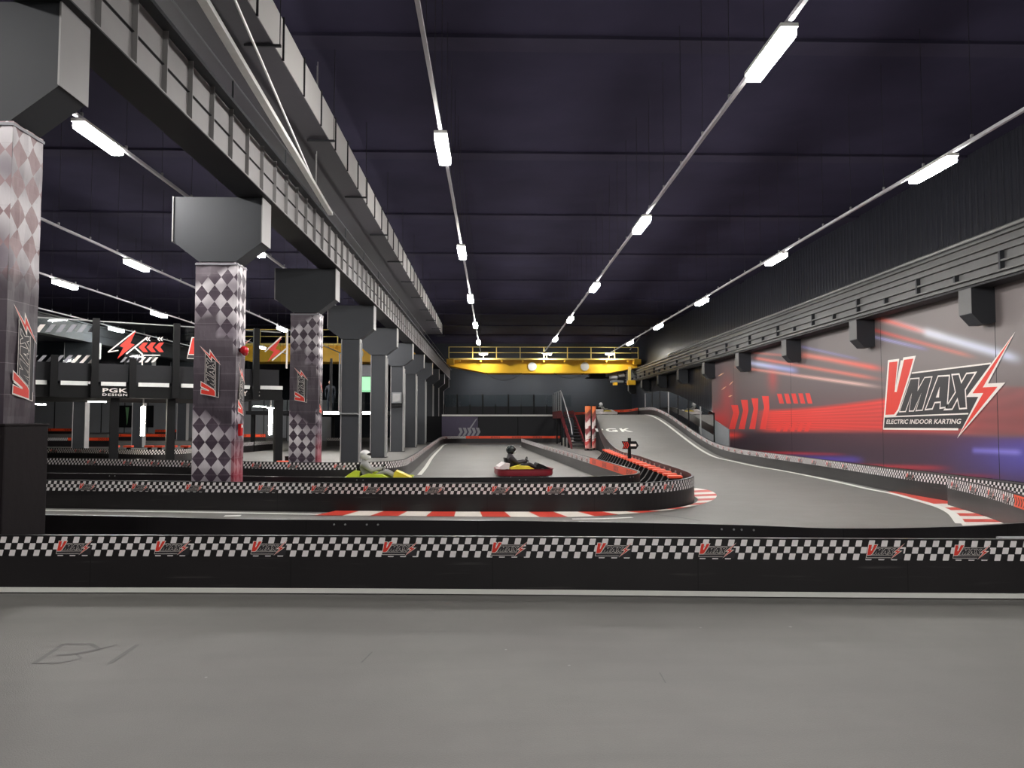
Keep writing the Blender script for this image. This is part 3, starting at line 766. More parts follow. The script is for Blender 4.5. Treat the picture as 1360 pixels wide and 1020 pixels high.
def sm(a, b, x):
    if a == b: return float(x > a)
    t = min(1, max(0, (x-a)/(b-a))); return t*t*(3-2*t)
G = {k: lin(v) for k, v in dict(top=(127, 118, 118), topl=(98, 90, 92), mid=(96, 78, 82), red=(250, 72, 64), redd=(150, 52, 54), dark=(60, 46, 56), purple=(72, 46, 66), blue=(86, 78, 170), redl=(205, 58, 56)).items()}
# chevron polygons (photo pixels)
chev = []
for x0, x1, yt, ym, yb in ((968, 982, 538, 548, 570), (981, 994, 531, 545, 570), (995, 1007, 529, 543, 570), (1009, 1022, 526, 541, 570)):
    chev.append([mq(x0+3, yt), mq(x0+12, yt), mq(x1, ym), mq(x0+8, yb), mq(x0, yb), mq(x0+6, ym)])
for k in range(5):
    x = 1032+9.4*k; chev.append([mq(x, 523-.2*k), mq(x+6, 523-.2*k), mq(x+9.5, 536), mq(x+3.5, 536)]); chev.append([mq(x+3.5, 560), mq(x+9, 560), mq(x+4, 573), mq(x-1.5, 573)])
def inpoly(p, poly):
    c = False; n = len(poly); j = n-1
    for i in range(n):
        a, b = poly[i], poly[j]
        if (a[1] > p[1]) != (b[1] > p[1]) and p[0] < (b[0]-a[0])*(p[1]-a[1])/(b[1]-a[1])+a[0]: c = not c
        j = i
    return c
CB = [(min(p[0] for p in q), max(p[0] for p in q), min(p[1] for p in q), max(p[1] for p in q), q) for q in chev]
def toy(y, z):
    """photo-plane slope of a point: used to place the printed fields"""
    return 655+MUX/y*1000, 560-(z-CAMH)/y*1000
def mural_col(y, z):
    px, py = toy(y, z)
    # upper field
    kx = sm(940, 1300, px)
    c = lerp3(G['topl'], G['top'], kx)
    lowt = 528+(px-960)*.03
    c = lerp3(c, G['mid'], sm(470, 545, py)*.7)
    # lower field
    lo = lerp3(G['dark'], G['purple'], sm(1000, 1360, px))
    bl = math.exp(-((px-1385)/80)**2-((py-604)/30)**2); lo = lerp3(lo, G['blue'], min(1, bl*.95))
    edge = 572+sm(1180, 1360, px)*8
    c = lerp3(c, lo, sm(edge-4, edge+6, py))
    # red beam
    t0 = 545-sm(1010, 1360, px)*32; t1 = 573+sm(1180, 1360, px)*6
    inb = sm(t0-3, t0+3, py)*(1-sm(t1-5, t1+4, py))
    st = sm(1000, 1030, px)*(1-.55*sm(1180, 1340, px))
    rc = lerp3(G['red'], G['redd'], sm(1200, 1360, px)*.8)
    ln = .86+.14*math.sin(py*2.1+px*.004)
    c = lerp3(c, tuple(v*ln for v in rc), inb*st*.95)
    halo = math.exp(-((py-556)/26)**2)*sm(1020, 1200, px)*.28; c = lerp3(c, G['redd'], halo)
    # soft red at the left end
    hl = math.exp(-((px-958)/16)**2-((py-560)/16)**2)*.8; c = lerp3(c, G['redl'], hl)
    hl = math.exp(-((px-968)/9)**2-((py-530)/30)**2)*.45; c = lerp3(c, G['redl'], hl)
    hl = math.exp(-((px-1030)/6)**2-((py-500)/18)**2)*.55; c = lerp3(c, G['redl'], hl)
    hl = math.exp(-((px-972)/12)**2-((py-578)/3.5)**2)*.9; c = lerp3(c, G['red'], hl)
    for (a, b, w, ca, cb, k) in SK:
        dx, dz = b[0]-a[0], b[1]-a[1]; L2 = dx*dx+dz*dz; tt = ((y-a[0])*dx+(z-a[1])*dz)/L2
        if -.02 < tt < 1.02:
            qx, qz = a[0]+dx*tt, a[1]+dz*tt; dd = math.hypot(y-qx, z-qz)
            if dd < 3*w: c = lerp3(c, lerp3(ca, cb, tt), k*math.exp(-(dd/w)**2)*sm(-.02, .08, tt)*(1-sm(.85, 1.02, tt)))
    return (*c[:3], 1)
mb = MB(); ny, nz = 520, 104; mb.col = []
ys = [1/(1/MY0+(1/MY1-1/MY0)*i/ny) for i in range(ny+1)]
for i in range(ny+1):
    for j in range(nz+1):
        z = MZ0+(MZ1-MZ0)*j/nz; mb.v.append((MUX, ys[i], z)); mb.col.append(mural_col(ys[i], z))
k = mb.m('mural')
for i in range(ny):
    for j in range(nz):
        a = i*(nz+1)+j; mb.f.append((a, a+1, a+nz+2, a+nz+1)); mb.mi.append(k)
mb.build('printed_sheet', t)
mb = MB()
for q in chev: mb.face([(MUX-.004, p[0], p[1]) for p in q], 'mredprint')
mb.build('chevron_print', t)
mb = MB()
for a, b in SPK:
    mb.face([(MUX-.004, a[0], a[1]), (MUX-.004, (a[0]+b[0])/2, (a[1]+b[1])/2+.05), (MUX-.004, b[0], b[1]), (MUX-.004, (a[0]+b[0])/2, (a[1]+b[1])/2-.05)], 'sparkprint')
mb.build('spark_print', t)
mb = MB(); mb.box(MUX+.004, RX-.01, MY1, MY0, MZ0, MZ1, 'wall2'); mb.build('backing_panel', t)
mb = MB(); mb.box(MUX-.012, MUX+.02, MY1, MY0, MZ1-.03, MZ1+.05, 'logogrey'); mb.build('top_edge', t)
for y in (28.1, 45.6, 36.8, 21.6):
    mb = MB(); mb.box(MUX-.002, MUX, y-.012, y+.012, MZ0, MZ1, 'darksteel'); mb.build('seam', t)
mb = MB()
def mfn(u, v, off): return (MUX-.004-off, -(LX0+u), LZ0+v)
logo_into(mb, mfn, LW, .0, .003); lg = mb.build('logo_print', t); lg['label'] = 'large red white and black lightning logo'
mb = MB(); p0 = zl(232, 822); p1 = zl(850, 822); hh = zl(232, 785)[1]-p0[1]
k = (zl(850, 782)[1]-p1[1])
def tfn(u, v, off):
    return (MUX-.004-off, -(p0[0]+u), p0[1]+v+u*(p1[1]-p0[1])/(p1[0]-p0[0]))
text_into(mb, 'ELECTRIC INDOOR KARTING', tfn, p1[0]-p0[0], (hh+k)/2, 'logowhite', off=.01, shear=.25, bold=.02)
mb.build('lettering', t)

# ------------------------------------------------------------------ track barriers
B1 = Path([(-10, 7.9), (-5.0, 7.70), (-2.4, 7.6), (.19, 7.47), (2.6, 7.31), (5.1, 7.17), (10, 6.95)], .2)
lg1 = [B1.s_at(PY(px, 715, 7.6)) for px in (60, 203, 344, 515, 649, 783, 916, 1122, 1249)]
barrier('long black barrier across the front with checked band and white foot strip', B1, .57, logos=lg1, kick=True)
RB = Path([(9.25, 15.2), (8.75, 13.2), (8.15, 11.5), (7.5, 9.9), (6.5, 8.75), (5.5, 8.3), (4.5, 8.1), (3.65, 8.08), (2.88, 8.33), (1.5, 8.6), (.22, 8.78), (-2.78, 8.99), (-4.35, 9.3), (-6.5, 9.6), (-10, 10)], .12)
sj = RB.s_at((8.25, 11.8))
barrier('black barrier whose plain back shows just behind the front barrier', RB, .56, [(0, sj, 'check'), (sj, sj+1.4, 'orange')], logos=(.25, 1.2, 2.1, 2.9), backbolts=(RB.s_at((2.9, 8.3)), RB.s_at((2.8, 8.33))+.1, RB.s_at((-1.35, 8.9)), RB.s_at((-1.5, 8.9))+.25))
B2 = Path([(-16, 16), (-8.9, 15.15), (-5.92, 14.74), (-2.18, 14.25), (.35, 14.14), (2.0, 14.1), (2.9, 14.25), (3.6, 14.8), (4.08, 15.5), (4.4, 16.5), (4.56, 17.9), (4.68, 20), (4.78, 22.2), (4.95, 25.2), (5.25, 31.7, zr(31.7)), (5.95, 40.7, zr(40.7)), (6.3, 45, zr(45)), (6.7, 50, zr(50)), (6.9, 54, zr(54))], .14)
barrier('curved hairpin barrier with checked band, third row back in the middle', B2, .55, logos=[B2.s_at(PZ(px, 641, .55)) for px in (80, 160, 238, 335, 410, 485, 563, 653, 727, 792, 848, 894)], bolts=(B2.s_at((4.6, 18.6)),))
LB = Path([(1.9, 51), (2.35, 40), (2.74, 32.2), (3.1, 24.5), (3.3, 19), (3.3, 17.2), (2.9, 16.2), (2.0, 15.75), (0, 15.55), (-2.4, 15.55), (-4.3, 15.85), (-7.5, 16.7), (-16, 18)], .12)
so = LB.s_at((3.13, 24.2)); so2 = LB.s_at((3.1, 16.4))
barrier('barrier bounding the island and kart straight, orange at its tip', LB, .56, [(0, so, 'check'), (so, so2, 'orange'), (so2, LB.L, 'check')], logos=along(LB, 14, 1.1, so), backbolts=(LB.s_at((3.0, 16.3)), LB.s_at((.7, 15.5)), LB.s_at((-2.7, 15.6)), LB.s_at((-8.3, 16.8))))
B4 = Path([(-22, 25.6), (-13.6, 24.1), (-8.6, 22.5), (-5.2, 21.35), (-4.2, 21.3), (-3.2, 21.7), (-2.75, 22.8), (-2.72, 25), (-3.1, 35), (-3.5, 46), (-3.85, 57), (-3.75, 59), (-2.9, 60.2), (-1, 60.6), (2, 60.7), (5.4, 60.8)], .13)
s1 = B4.s_at((-3.7, 59.3)); s2 = B4.s_at((-2.2, 60.4))
barrier('barrier along the column row turning round the far end of the straight', B4, .56, [(0, s2, 'check'), (s2, B4.L, 'orange')], logos=[B4.s_at(PZ(px, 612, .56)) for px in (62, 120, 173, 226, 345, 398, 450)]+along(B4, B4.s_at((-2.8, 25)), 1.1, s1))
BR = Path([(10.5, 63, 1.9), (10.9, 60, 2.1), (11.15, 56, 2.2), (11.15, 52, zr(52)), (11.1, 48, zr(48)), (11.05, 44, zr(44)), (11.0, 40.7, zr(40.7)), (10.9, 37.3, zr(37.3)), (10.55, 32.8, 0), (10.25, 28.4, 0), (10.15, 25.9, 0), (9.95, 21.2, 0), (9.75, 18.7, 0), (9.7, 17, 0), (9.72, 15.5, 0), (9.7, 14, 0), (9.6, 12, 0), (9.5, 8.5, 0)], .14)
barrier('barrier curving down the ramp along the mural wall', BR, .55, logos=[BR.s_at(PZ(px, 628, .5)) for px in (1185, 1244, 1318)]+along(BR, 12, 1.15, BR.s_at((9.9, 20.5))))
FB = Path([(7.0, 64.6, 1.95), (8.3, 64.0, 2.0), (9.5, 62.6, 2.1), (10.6, 60, 2.12), (11.0, 57, 2.2)], .2)
barrier('short orange barrier at the crest of the ramp', FB, .56, [(0, FB.L, 'orange')])
B3 = Path([(-26, 33), (-20, 33.3), (-15.6, 31.6), (-13.9, 30.8), (-13.9, 35.1), (-13.5, 40)], .3)
B3 = Path([(-26, 33.4), (-19.7, 33.4), (-16.5, 32.4), (-13.9, 31.2), (-13.0, 32), (-13.6, 35.5), (-13.8, 41), (-13.3, 46)], .2)
barrier('checked barrier beneath the glass platform, behind the column-row barrier', B3, .56, logos=[B3.s_at(PZ(px, 594, .56)) for px in (85, 130, 175)])
def lowbar(px0, px1, Y, z, st, label, h=.42):
    x0 = (px0-655)/1000*Y; x1 = (px1-655)/1000*Y
    barrier(label, Path([(x0, Y, z), ((x0+x1)/2, Y, z), (x1, Y, z)], .5), h, [(0, 50, st)] if isinstance(st, str) else [(0, st[0], 'check'), (st[0], 60, 'orange')], group='far barriers of the left bay')
lowbar(40, 162, 52, 0, (3.1,), 'far orange and checked barrier low in the left bay', .62)
lowbar(66, 111, 60, .75, 'orange', 'highest short orange barrier of the left bay')
lowbar(156, 232, 56, .3, 'orange', 'longer orange barrier left of the diamond column in the far bay', .5)
lowbar(212, 240, 60, .3, 'orange', 'short orange barrier behind the longer one in the far bay', .78)
lowbar(318, 356, 55, .3, 'orange', 'orange barrier between the second and third columns, far bay', .5)
lowbar(436, 462, 52, 0, 'check', 'checked barrier far behind the third and fourth columns', .6)
for i, px in enumerate((160, 178, 205, 218, 235, 252)):
    Y = 38; x = (px-655)/1000*Y; t = thing('barrier_brace', 'orange topped brace behind the checked barrier under the platform, %s from left' % ORD[i], 'brace', (x, Y, 0), group='braces under the platform')
    mb = MB(); mb.prism([(Y-.3, 0), (Y+.2, 0), (Y+.1, .42), (Y, .42)], 0, x-.08, x+.08, 'black'); mb.build('foot', t)
    mb = MB(); mb.box(x-.2, x+.2, Y-.12, Y+.16, .42, .52, 'fab_orange', .02); mb.build('cap', t)

# ------------------------------------------------------------------ ramp and rear decks
def ramp_left(y):
    pts = [(31.7, 5.25), (40.7, 5.95), (45, 6.3), (50, 6.7), (54, 6.9), (66, 7.1)]
    for (a, b), (c, d) in zip(pts, pts[1:]):
        if y <= c: return b+(d-b)*(y-a)/(c-a)
    return 7.1
mb = MB(); N = 60; prev = None
for i in range(N+1):
    y = 33+33*i/N; z = zr(y)+.006; l = ramp_left(y)-.05; r = 11.25
    row = [(l, y, z), (r, y, z), (r, y, 0), (l, y, 0)]
    if prev:
        mb.face([prev[0], prev[1], row[1], row[0]], 'floor'); mb.face([prev[1], prev[2], row[2], row[1]], 'black2'); mb.face([prev[0], row[0], row[3], prev[3]], 'black2')
    prev = row
mb.face(prev, 'black2'); struct('floor_ramp', mb, 'grey asphalt ramp rising to the rear deck')
mb = MB(); mb.box(-14.0, -6.0, 43, 66, 2.1, 2.3, 'black2'); struct('floor_rear_platform', mb)
for y in (43.4, 54, 65):
    for x in (-13.7, -6.3):
        mb = MB(); mb.box(x-.1, x+.1, y-.1, y+.1, 0, 2.1, 'black'); o = mb.build('platform_post'); tag(o, 'black post under the rear left platform, %s, %s' % ('left side' if x < -10 else 'right side', {43.4: 'front', 54: 'middle', 65: 'back'}[y]), 'post', 'posts under the rear left platform')
for i, (x0, x1) in enumerate(((-9.6, -8.75), (-8.4, -7.7), (-7.4, -6.55))):
    mb = MB(); mb.box(x0, x1, 42.93, 43, 2.14, 2.25, 'strip'); small('strip_light', mb, 'white strip light on the rear left platform edge, %s from left' % ORD[i], 'lamp', 'strip lights on the rear platform')
# rear deck across the end
mb = MB(); mb.box(-5.9, 5.6, 62, 79.9, 0, 2.14, 'black2'); struct('floor_rear_deck', mb, 'black fronted raised deck across the end of the hall')
t = thing('deck_front', 'dark panel front of the rear deck with white edge strip', 'panel', (0, 61.9, 0))
for i, (x0, x1) in enumerate(((-1.2, 2.0), (2.06, 5.5))):
    mb = MB(); mb.box(x0, x1, 61.9, 61.99, .05, 2.1, 'darksteel'); mb.build('panel', t)
mb = MB(); mb.box(-4.2, 5.6, 61.86, 61.98, 2.14, 2.28, 'white'); mb.build('edge_strip', t)
t = thing('printed_banner', 'dark purple banner with pale chevrons under the rear deck, by the columns', 'banner', (-2.5, 61.8, 0))
mb = MB(); mb.box(-4.2, -1.24, 61.84, 61.98, .05, 2.1, 'purple'); mb.build('sheet', t)
mb = MB()
for i in range(5):
    x = -2.9+.36*i; mb.face([(x, 61.83, .5), (x+.2, 61.83, .5), (x+.42, 61.83, .85), (x+.3, 61.83, 1.2), (x+.05, 61.83, 1.2), (x+.2, 61.83, .85)], 'logogrey')
mb.build('chevron_print', t); mb = MB()
mb.face([(-2.0, 61.832, 1.1), (-1.85, 61.832, 1.1), (-1.3, 61.832, 1.95), (-1.4, 61.832, 1.95)], 'logogrey')
mb.build('slash_print', t)
t = thing('glass_railing', 'glass railing with black posts along the rear deck', 'railing', (0, 62.1, 2.14), group='glass railings')
for i in range(10):
    x = -4.0+1.05*i; mb = MB(); mb.box(x-.06, x+.06, 61.98, 62.1, 2.14, 3.95 if i % 2 else 3.1, 'black'); mb.build('post', t)
for i in range(9):
    x = -4.0+1.05*i; mb = MB(); mb.box(x+.07, x+.98, 62.1, 62.13, 2.3, 2.95, 'darksteel'); mb.build('kick_panel', t)
for i in range(5):
    x = -4.0+2.1*i; mb = MB(); mb.box(x, x+2.05, 62.14, 62.16, 2.95, 3.9, 'glass'); mb.build('glass_pane', t)
# railing on the ramp's outer side
t = thing('glass_railing', 'glass screen beside the ramp barrier against the dark wall', 'railing', (11.8, 50, 1.6), group='glass railings')
for i in range(8):
    y = 40+2.6*i; zb = zr(y); mb = MB(); mb.bar((11.8, y, 0), (11.8, y, zb+1.7), .06, .06, 'pale' if i % 3 == 1 else 'black'); mb.build('post', t)
    if i < 7:
        y2 = y+2.6; mb = MB(); mb.face([(11.8, y+.04, zb+.5), (11.8, y2-.04, zr(y2)+.5), (11.8, y2-.04, zr(y2)+1.7), (11.8, y+.04, zb+1.7)], 'glass'); mb.build('glass_pane', t)
mb = MB(); mb.prism([(38.0, 0), (43.5, 0), (43.5, 1.7), (41, 1.9), (38.0, 1.3)], 0, 11.95, 12.0, 'cabinet'); small('side_screen', mb, 'grey slanted screen beside the ramp foot at the mural end', 'screen')
t = thing('spot_lamps', 'three small white spots on the wall beside the ramp', 'lamp', (14.7, 46, 3))
for i in range(3):
    p = PX(911+5*i, 547+1.4*i, 14.7); mb = MB(); mb.sphere((14.7, p.y, p.z), .09, 'strip', 10); mb.build('bulb', t)
# steel stair beside the ramp
t = thing('steel_stair', 'red sided steel stair with curved handrail up to the rear deck', 'stairs', (5.2, 47, 0))
def stz(y): return min(2.2, max(0, (y-47)*.3))
mb = MB()
for i in range(11):
    y = 47+.68*i; z = .2*(i+1); mb.box(4.95, 5.75, y, y+.72, z-.05, z, 'darksteel')
mb.build('tread', t)
for x in (4.9, 5.78):
    mb = MB(); mb.prism([(46.8, 0), (47.3, 0), (54.6, 1.95), (61.9, 1.95), (61.9, 2.5), (54.2, 2.5), (46.8, .3)], 0, x-.02, x+.02, 'darkred'); mb.build('stringer', t)
for i in range(9):
    y = 47.4+1.75*i; mb = MB(); z = stz(y)
    mb.bar((4.9, y, z), (4.9, y, z+1.35+.35*min(1, max(0, (y-47)/7))), .04, .04, 'pale' if i > 3 else 'black'); mb.build('baluster', t)
pts = [(4.9, 46.6, .9)]+[(4.9, 47.4+.9*i, stz(47.4+.9*i)+1.35+.4*math.sin(min(1, i/9)*PI/2)) for i in range(15)]
mb = MB(); mb.tube(pts, .035, 'pale', 8); mb.build('handrail', t, smooth=True)
for y in (49, 51.5, 54, 58):
    mb = MB(); mb.box(4.86, 4.98, y-.06, y+.06, 0, max(.1, stz(y)-.05), 'black'); mb.build('support_post', t)
# two wrapped posts
def flagcol(z):
    if z > 2.3: return lin((226, 120, 62))
    if z > 2.05: return lin((120, 60, 50))
    k = math.sin(z*9)+.6*math.sin(z*23)
    if z < .62: return lin((222, 150, 142)) if k > 0 else lin((205, 70, 66))
    return lin((226, 214, 210)) if k > -.2 else lin((150, 70, 72))
for j, (px, Y) in enumerate(((781.5, 44.6), (789.5, 45.2))):
    x = (px-655)/1000*Y-.02; t = thing('wrapped_post', 'red white and orange wrapped post at the stair foot, %s' % ('nearer the kart straight' if j == 0 else 'nearer the ramp'), 'post', (x, Y, 0), group='wrapped posts at the stair')
    mb = MB(); mb.col = []; n = 14; nz = 60; k = mb.m('flag')
    for i in range(nz+1):
        z = .12+2.5*i/nz
        for q in range(n):
            w = 2*PI*q/n; rr = (.17 if j == 0 else .12)*(1+.03*math.sin(z*6)); mb.v.append((x+rr*math.cos(w), Y+rr*math.sin(w), z)); c = flagcol(z+.12*math.sin(w*2)); mb.col.append(c)
    for i in range(nz):
        for q in range(n): mb.f.append((i*n+q, i*n+(q+1) % n, (i+1)*n+(q+1) % n, (i+1)*n+q)); mb.mi.append(k)
    mb.build('sleeve', t, smooth=True)
    mb = MB(); mb.cyl((x, Y, 0), (x, Y, 2.7), .06, 'black', 10); mb.box(x-.2, x+.2, Y-.2, Y+.2, 0, .05, 'black'); mb.build('pole', t)

# ------------------------------------------------------------------ braces in the island
proto = None
for i in range(22):
    s = B2.s_at((4.5, 17.2))+i*.78+.2; p, n = B2.at(s); ang = math.atan2(n.y, n.x)
    lab = 'black brace with orange cap inside the hairpin wall, %s from the tip' % ORD[i]
    loc = (p.x-n.x*.12, p.y-n.y*.12, 0)
    if proto is None:
        proto = thing('barrier_brace', lab, 'brace', (0, 0, 0), 0, 'orange capped braces in the island')
        mb = MB(); mb.prism([(-.66, 0), (-.10, 0), (-.06, .40), (-.34, .40), (-.46, .2)], 1, -.09, .09, 'black'); mb.build('foot', proto, local=True)
        mb = MB(); mb.box(-.36, -.04, -.15, .15, .40, .46, 'fab_orange', .02); mb.build('cap', proto, local=True)
        mb = MB(); mb.cyl((-.06, 0, .47), (-.06, 0, .52), .02, 'pale', 8); mb.build('bolt', proto, local=True)
        o = proto
    else: o = copy_tree(proto)
    o.location = loc; o.rotation_euler = (0, 0, ang); o['label'] = lab
# arrow sign
sp_ = PZ(847, 622, 0); sx, sy = 5.05, 26.2
sx = (847-655)/1000*25.4; sy = 25.4; sx = 4.60 if sx > 4.6 else sx
t = thing('arrow_sign', 'black arrow sign with orange chevrons on a post in the island', 'sign', (sx, sy, 0))
mb = MB(); mb.box(sx-.05, sx+.05, sy-.04, sy+.04, 0, 1.15, 'black'); mb.build('post', t)
mb = MB(); mb.box(sx-.13, sx+.13, sy-.1, sy+.1, 0, .03, 'black'); mb.build('base', t)
mb = MB(); mb.prism([(sx-.25, .78), (sx+.22, .78), (sx+.30, .9), (sx+.22, 1.04), (sx-.27, 1.04), (sx-.2, .9)], 1, sy-.07, sy-.04, 'black'); mb.build('arrow_board', t)
mb = MB()
for k in range(3):
    x = sx-.22+.06*k; mb.face([(x, sy-.073, .8), (x+.028, sy-.073, .8), (x+.075, sy-.073, .91), (x+.028, sy-.073, 1.02), (x, sy-.073, 1.02), (x+.047, sy-.073, .91)], 'logored')
mb.build('chevron_print', t); mb = MB()
mb.face([(sx+.03, sy-.073, .875), (sx+.22, sy-.073, .875), (sx+.22, sy-.073, .945), (sx+.03, sy-.073, .945)], 'logowhite')
mb.build('white_panel', t)

# ------------------------------------------------------------------ floor lines and kerbs
def fline(name, pts, w, z=.004, mt='white', ramp=False):
    P = Path(pts, .25); mb = MB(); prev = None
    for p, n in zip(P.p, P.n):
        zz = (zr(p.y)+.006 if ramp else 0)+z
        a = p+n*w/2; b = p-n*w/2; a.z = b.z = zz
        if prev: mb.face([prev[0], a, b, prev[1]], mt)
        prev = (a, b)
    return struct(name, mb)
fline('floor_line', [(-12, 15.35), (-8.6, 14.75), (-6, 14.45), (-3.2, 14.0), (-2.6, 13.95)], .16)
fline('floor_line', [(-2.35, 24.2), (-2.5, 28), (-2.9, 36), (-3.3, 47), (-3.55, 56), (-3.3, 58.5), (-2.2, 59.4), (1, 59.8), (4.6, 60)], .14)
fline('floor_line', [tuple(PZ(*p))[:2] for p in ((690.5, 592.5), (706, 598), (730, 607.5), (760, 619.5), (800, 635.5), (812, 640))], .13)
fline('floor_line', [tuple(PZ(*p))[:2] for p in ((1276, 696), (1263, 681.5), (1242, 672), (1214, 664), (1182, 655.3), (1160, 651.3), (1110, 640), (1040, 625.7), (1005, 619.8))]+[(10.3, 32.8), (10.55, 37.3), (10.68, 41), (10.75, 45), (10.8, 50), (10.8, 54)], .16, ramp=True)
fline('floor_line', [tuple(PZ(*p))[:2] for p in ((760, 689.5), (800, 689), (840, 687.5))], .1)
fline('floor_line', [tuple(PZ(*p))[:2] for p in ((298, 685.5), (320, 685))], .2)
fline('floor_line', [tuple(PZ(*p))[:2] for p in ((868, 683.5), (900, 687), (930, 692))], .08, mt='floorstain')
def kerb(name, inner, outer, n, first=0, z=.03, mats=('red', 'kwhite')):
    I = Path(inner, .05); O = Path(outer, .05); mb = MB()
    for k in range(n):
        for q in range(3):
            a = (k+q/3)/n; b = (k+(q+1)/3)/n
            i0 = I.at(a*I.L)[0]; i1 = I.at(b*I.L)[0]; o0 = O.at(a*O.L)[0]; o1 = O.at(b*O.L)[0]
            i0.z = i1.z = z; o0.z = o1.z = .006
            mb.face([o0, o1, i1, i0], mats[(k+first) % 2])
    return struct(name, mb)
k_out = [tuple(PZ(*p))[:2] for p in ((418, 684.8), (560, 685.8), (700, 687), (770, 686.6), (850, 681.5), (905, 675.5), (938, 668), (951, 661), (950, 655.5), (941, 651.3), (925, 648.5))]
k_in = [(-2.95, 14.33), (-.8, 14.13), (1.2, 14.07), (2.05, 14.06), (2.93, 14.2), (3.65, 14.76), (4.13, 15.45), (4.43, 16.3), (4.5, 16.8), (4.58, 17.6), (4.62, 18.6)]
kerb('kerb_hairpin', k_in, k_out, 24)
k_out = [tuple(PZ(*p))[:2] for p in ((1180, 653), (1271, 659.5), (1271, 669), (1300, 679), (1325, 688), (1352, 698))]
k_in = [tuple(PZ(*p))[:2] for p in ((1186, 656.5), (1214, 665.2), (1242, 673.5), (1263, 682.5), (1272, 690), (1279, 699))]
I = Path(k_in, .05); O = Path([(p[0], p[1]) for p in k_out], .02)
mb = MB(); frac = [0, .38, .5, .58, .66, .74, .82, .9, 1.0]; fo = [0, .50, .60, .68, .76, .83, .89, .95, 1.0]
for k in range(8):
    for q in range(6):
        a = frac[k]+(frac[k+1]-frac[k])*q/6; b = frac[k]+(frac[k+1]-frac[k])*(q+1)/6
        c = fo[k]+(fo[k+1]-fo[k])*q/6; d = fo[k]+(fo[k+1]-fo[k])*(q+1)/6
        pts = [O.at(c*O.L)[0], O.at(d*O.L)[0], I.at(b*I.L)[0], I.at(a*I.L)[0]]
        mb.face([(p.x, p.y, .012 if j < 2 else .004) for j, p in enumerate(pts)], 'red' if k % 2 == 0 else 'kwhite')
struct('kerb_right', mb)
mb = MB(); p0 = (6.05, 43.9)
def rfn(u, v, off): y = p0[1]+v; return (p0[0]+u+.02*v, y, zr(y)+.02)
text_into(mb, 'PGK', rfn, 2.15, 1.2, 'white', off=0, bold=.03, spacing=1.25); struct('floor_marking', mb, 'white letters painted on the ramp')
# tyre and chalk marks on the floor in front
mb = MB()
def fmark(pxs, w=.02):
    pts = [PZ(*p, .003) for p in pxs]
    for a, b in zip(pts, pts[1:]):
        d = (b-a).normalized(); n = Vector((-d.y, d.x, 0))*w/2; mb.face([a+n, b+n, b-n, a-n], 'floorstain')
fmark([(45, 881), (85, 855), (120, 855), (132, 862), (100, 868), (75, 870)], .035); fmark([(45, 881), (80, 880), (108, 874), (100, 868)], .018); fmark([(145, 881), (183, 856)], .035)
fmark([(132, 862), (155, 856)], .014)
struct('floor_marking', mb)
mb = MB(); fmark([(480, 880), (494, 866)], .012); fmark([(876, 893), (884, 907)], .01); struct('floor_marking', mb)

# ------------------------------------------------------------------ glass platform (left)
A0 = Vector((-8.3, 29.8, 0)); DV = Vector((7.2, 4.3, 0)).normalized(); NV = Vector((DV.y, -DV.x, 0))
def MPt(px, py, off=0.0):
    r = Vector(ray(px, py)); o = A0+NV*off; t = ((o-Vector((0, 0, CAMH))).dot(NV))/r.dot(NV); return Vector((0, 0, CAMH))+r*t
def ms(px): return (MPt(px, 520)-A0).dot(DV)
def mp(s, off, z): q = A0+DV*s+NV*off; return Vector((q.x, q.y, z))
def mbox(mb, s0, s1, o0, o1, z0, z1, mt):
    c = [mp(s, o, z) for s in (s0, s1) for o in (o0, o1) for z in (z0, z1)]
    i = len(mb.v); mb.v += [tuple(p) for p in c]; k = mb.m(mt)
    for f in ((0, 1, 3, 2), (4, 6, 7, 5), (0, 4, 5, 1), (2, 3, 7, 6), (0, 2, 6, 4), (1, 5, 7, 3)): mb.f.append(tuple(i+j for j in f)); mb.mi.append(k)
SL = ms(-60)
t = thing('viewing_platform', 'raised black platform with white edge behind the front columns', 'platform', tuple(A0))
mb = MB(); mbox(mb, SL, 0, -11, 0, 2.62, 3.0, 'black2'); mb.build('deck_slab', t)
mb = MB(); mbox(mb, SL, 0, 0, .04, 2.53, 2.96, 'black'); mb.build('fascia', t)
posts = [(71, 0), (125, 1), (175, 0), (232, 1), (284, 0), (338, 1)]
ed = [SL]+[ms(p) for p, _ in posts]+[0]
for a, b in zip(ed, ed[1:]):
    mb = MB(); mbox(mb, a+.2, b-.2 if b < 0 else b, .04, .09, 2.95, 3.09, 'whitealu'); mb.build('edge_strip', t)
mb = MB(); mbox(mb, -.05, 0.0, -11, 0, 2.97, 3.09, 'whitealu'); mb.build('edge_strip', t)
for px, off in ((158, -.3), (233, -.3), (376, -.25), (-20, -.3)):
    s = ms(px)-.1; mb = MB(); mbox(mb, s-.14, s+.14, off-.14, off+.14, 0, 2.62, 'black'); mb.build('support_post', t)
mb = MB()
sA = ms(136); sB = ms(169)
def pf(u, v, off): return tuple(mp(sA+u, .045+off, 2.72+v))
text_into(mb, 'PGK', pf, sB-sA, .15, 'logowhite', bold=.03, spacing=1.1)
mb.build('lettering', t); mb = MB()
def pf2(u, v, off): return tuple(mp(sA+u, .045+off, 2.60+v))
text_into(mb, 'DESIGN', pf2, sB-sA, .085, 'logowhite', bold=.02, spacing=1.2)
mb.build('lettering', t); mb = MB()
sC = ms(322)
def pf3(u, v, off): return tuple(mp(sC+u, .045+off, 2.68+v))
text_into(mb, 'Y', pf3, .18, .2, 'logowhite', bold=.03)
for i in range(4): q = mp(sC+.5+.12*(i % 2), .05, 2.7+.14*(i//2)); mb.sphere(q, .02, 'logowhite', 6)
mb.build('lettering', t)
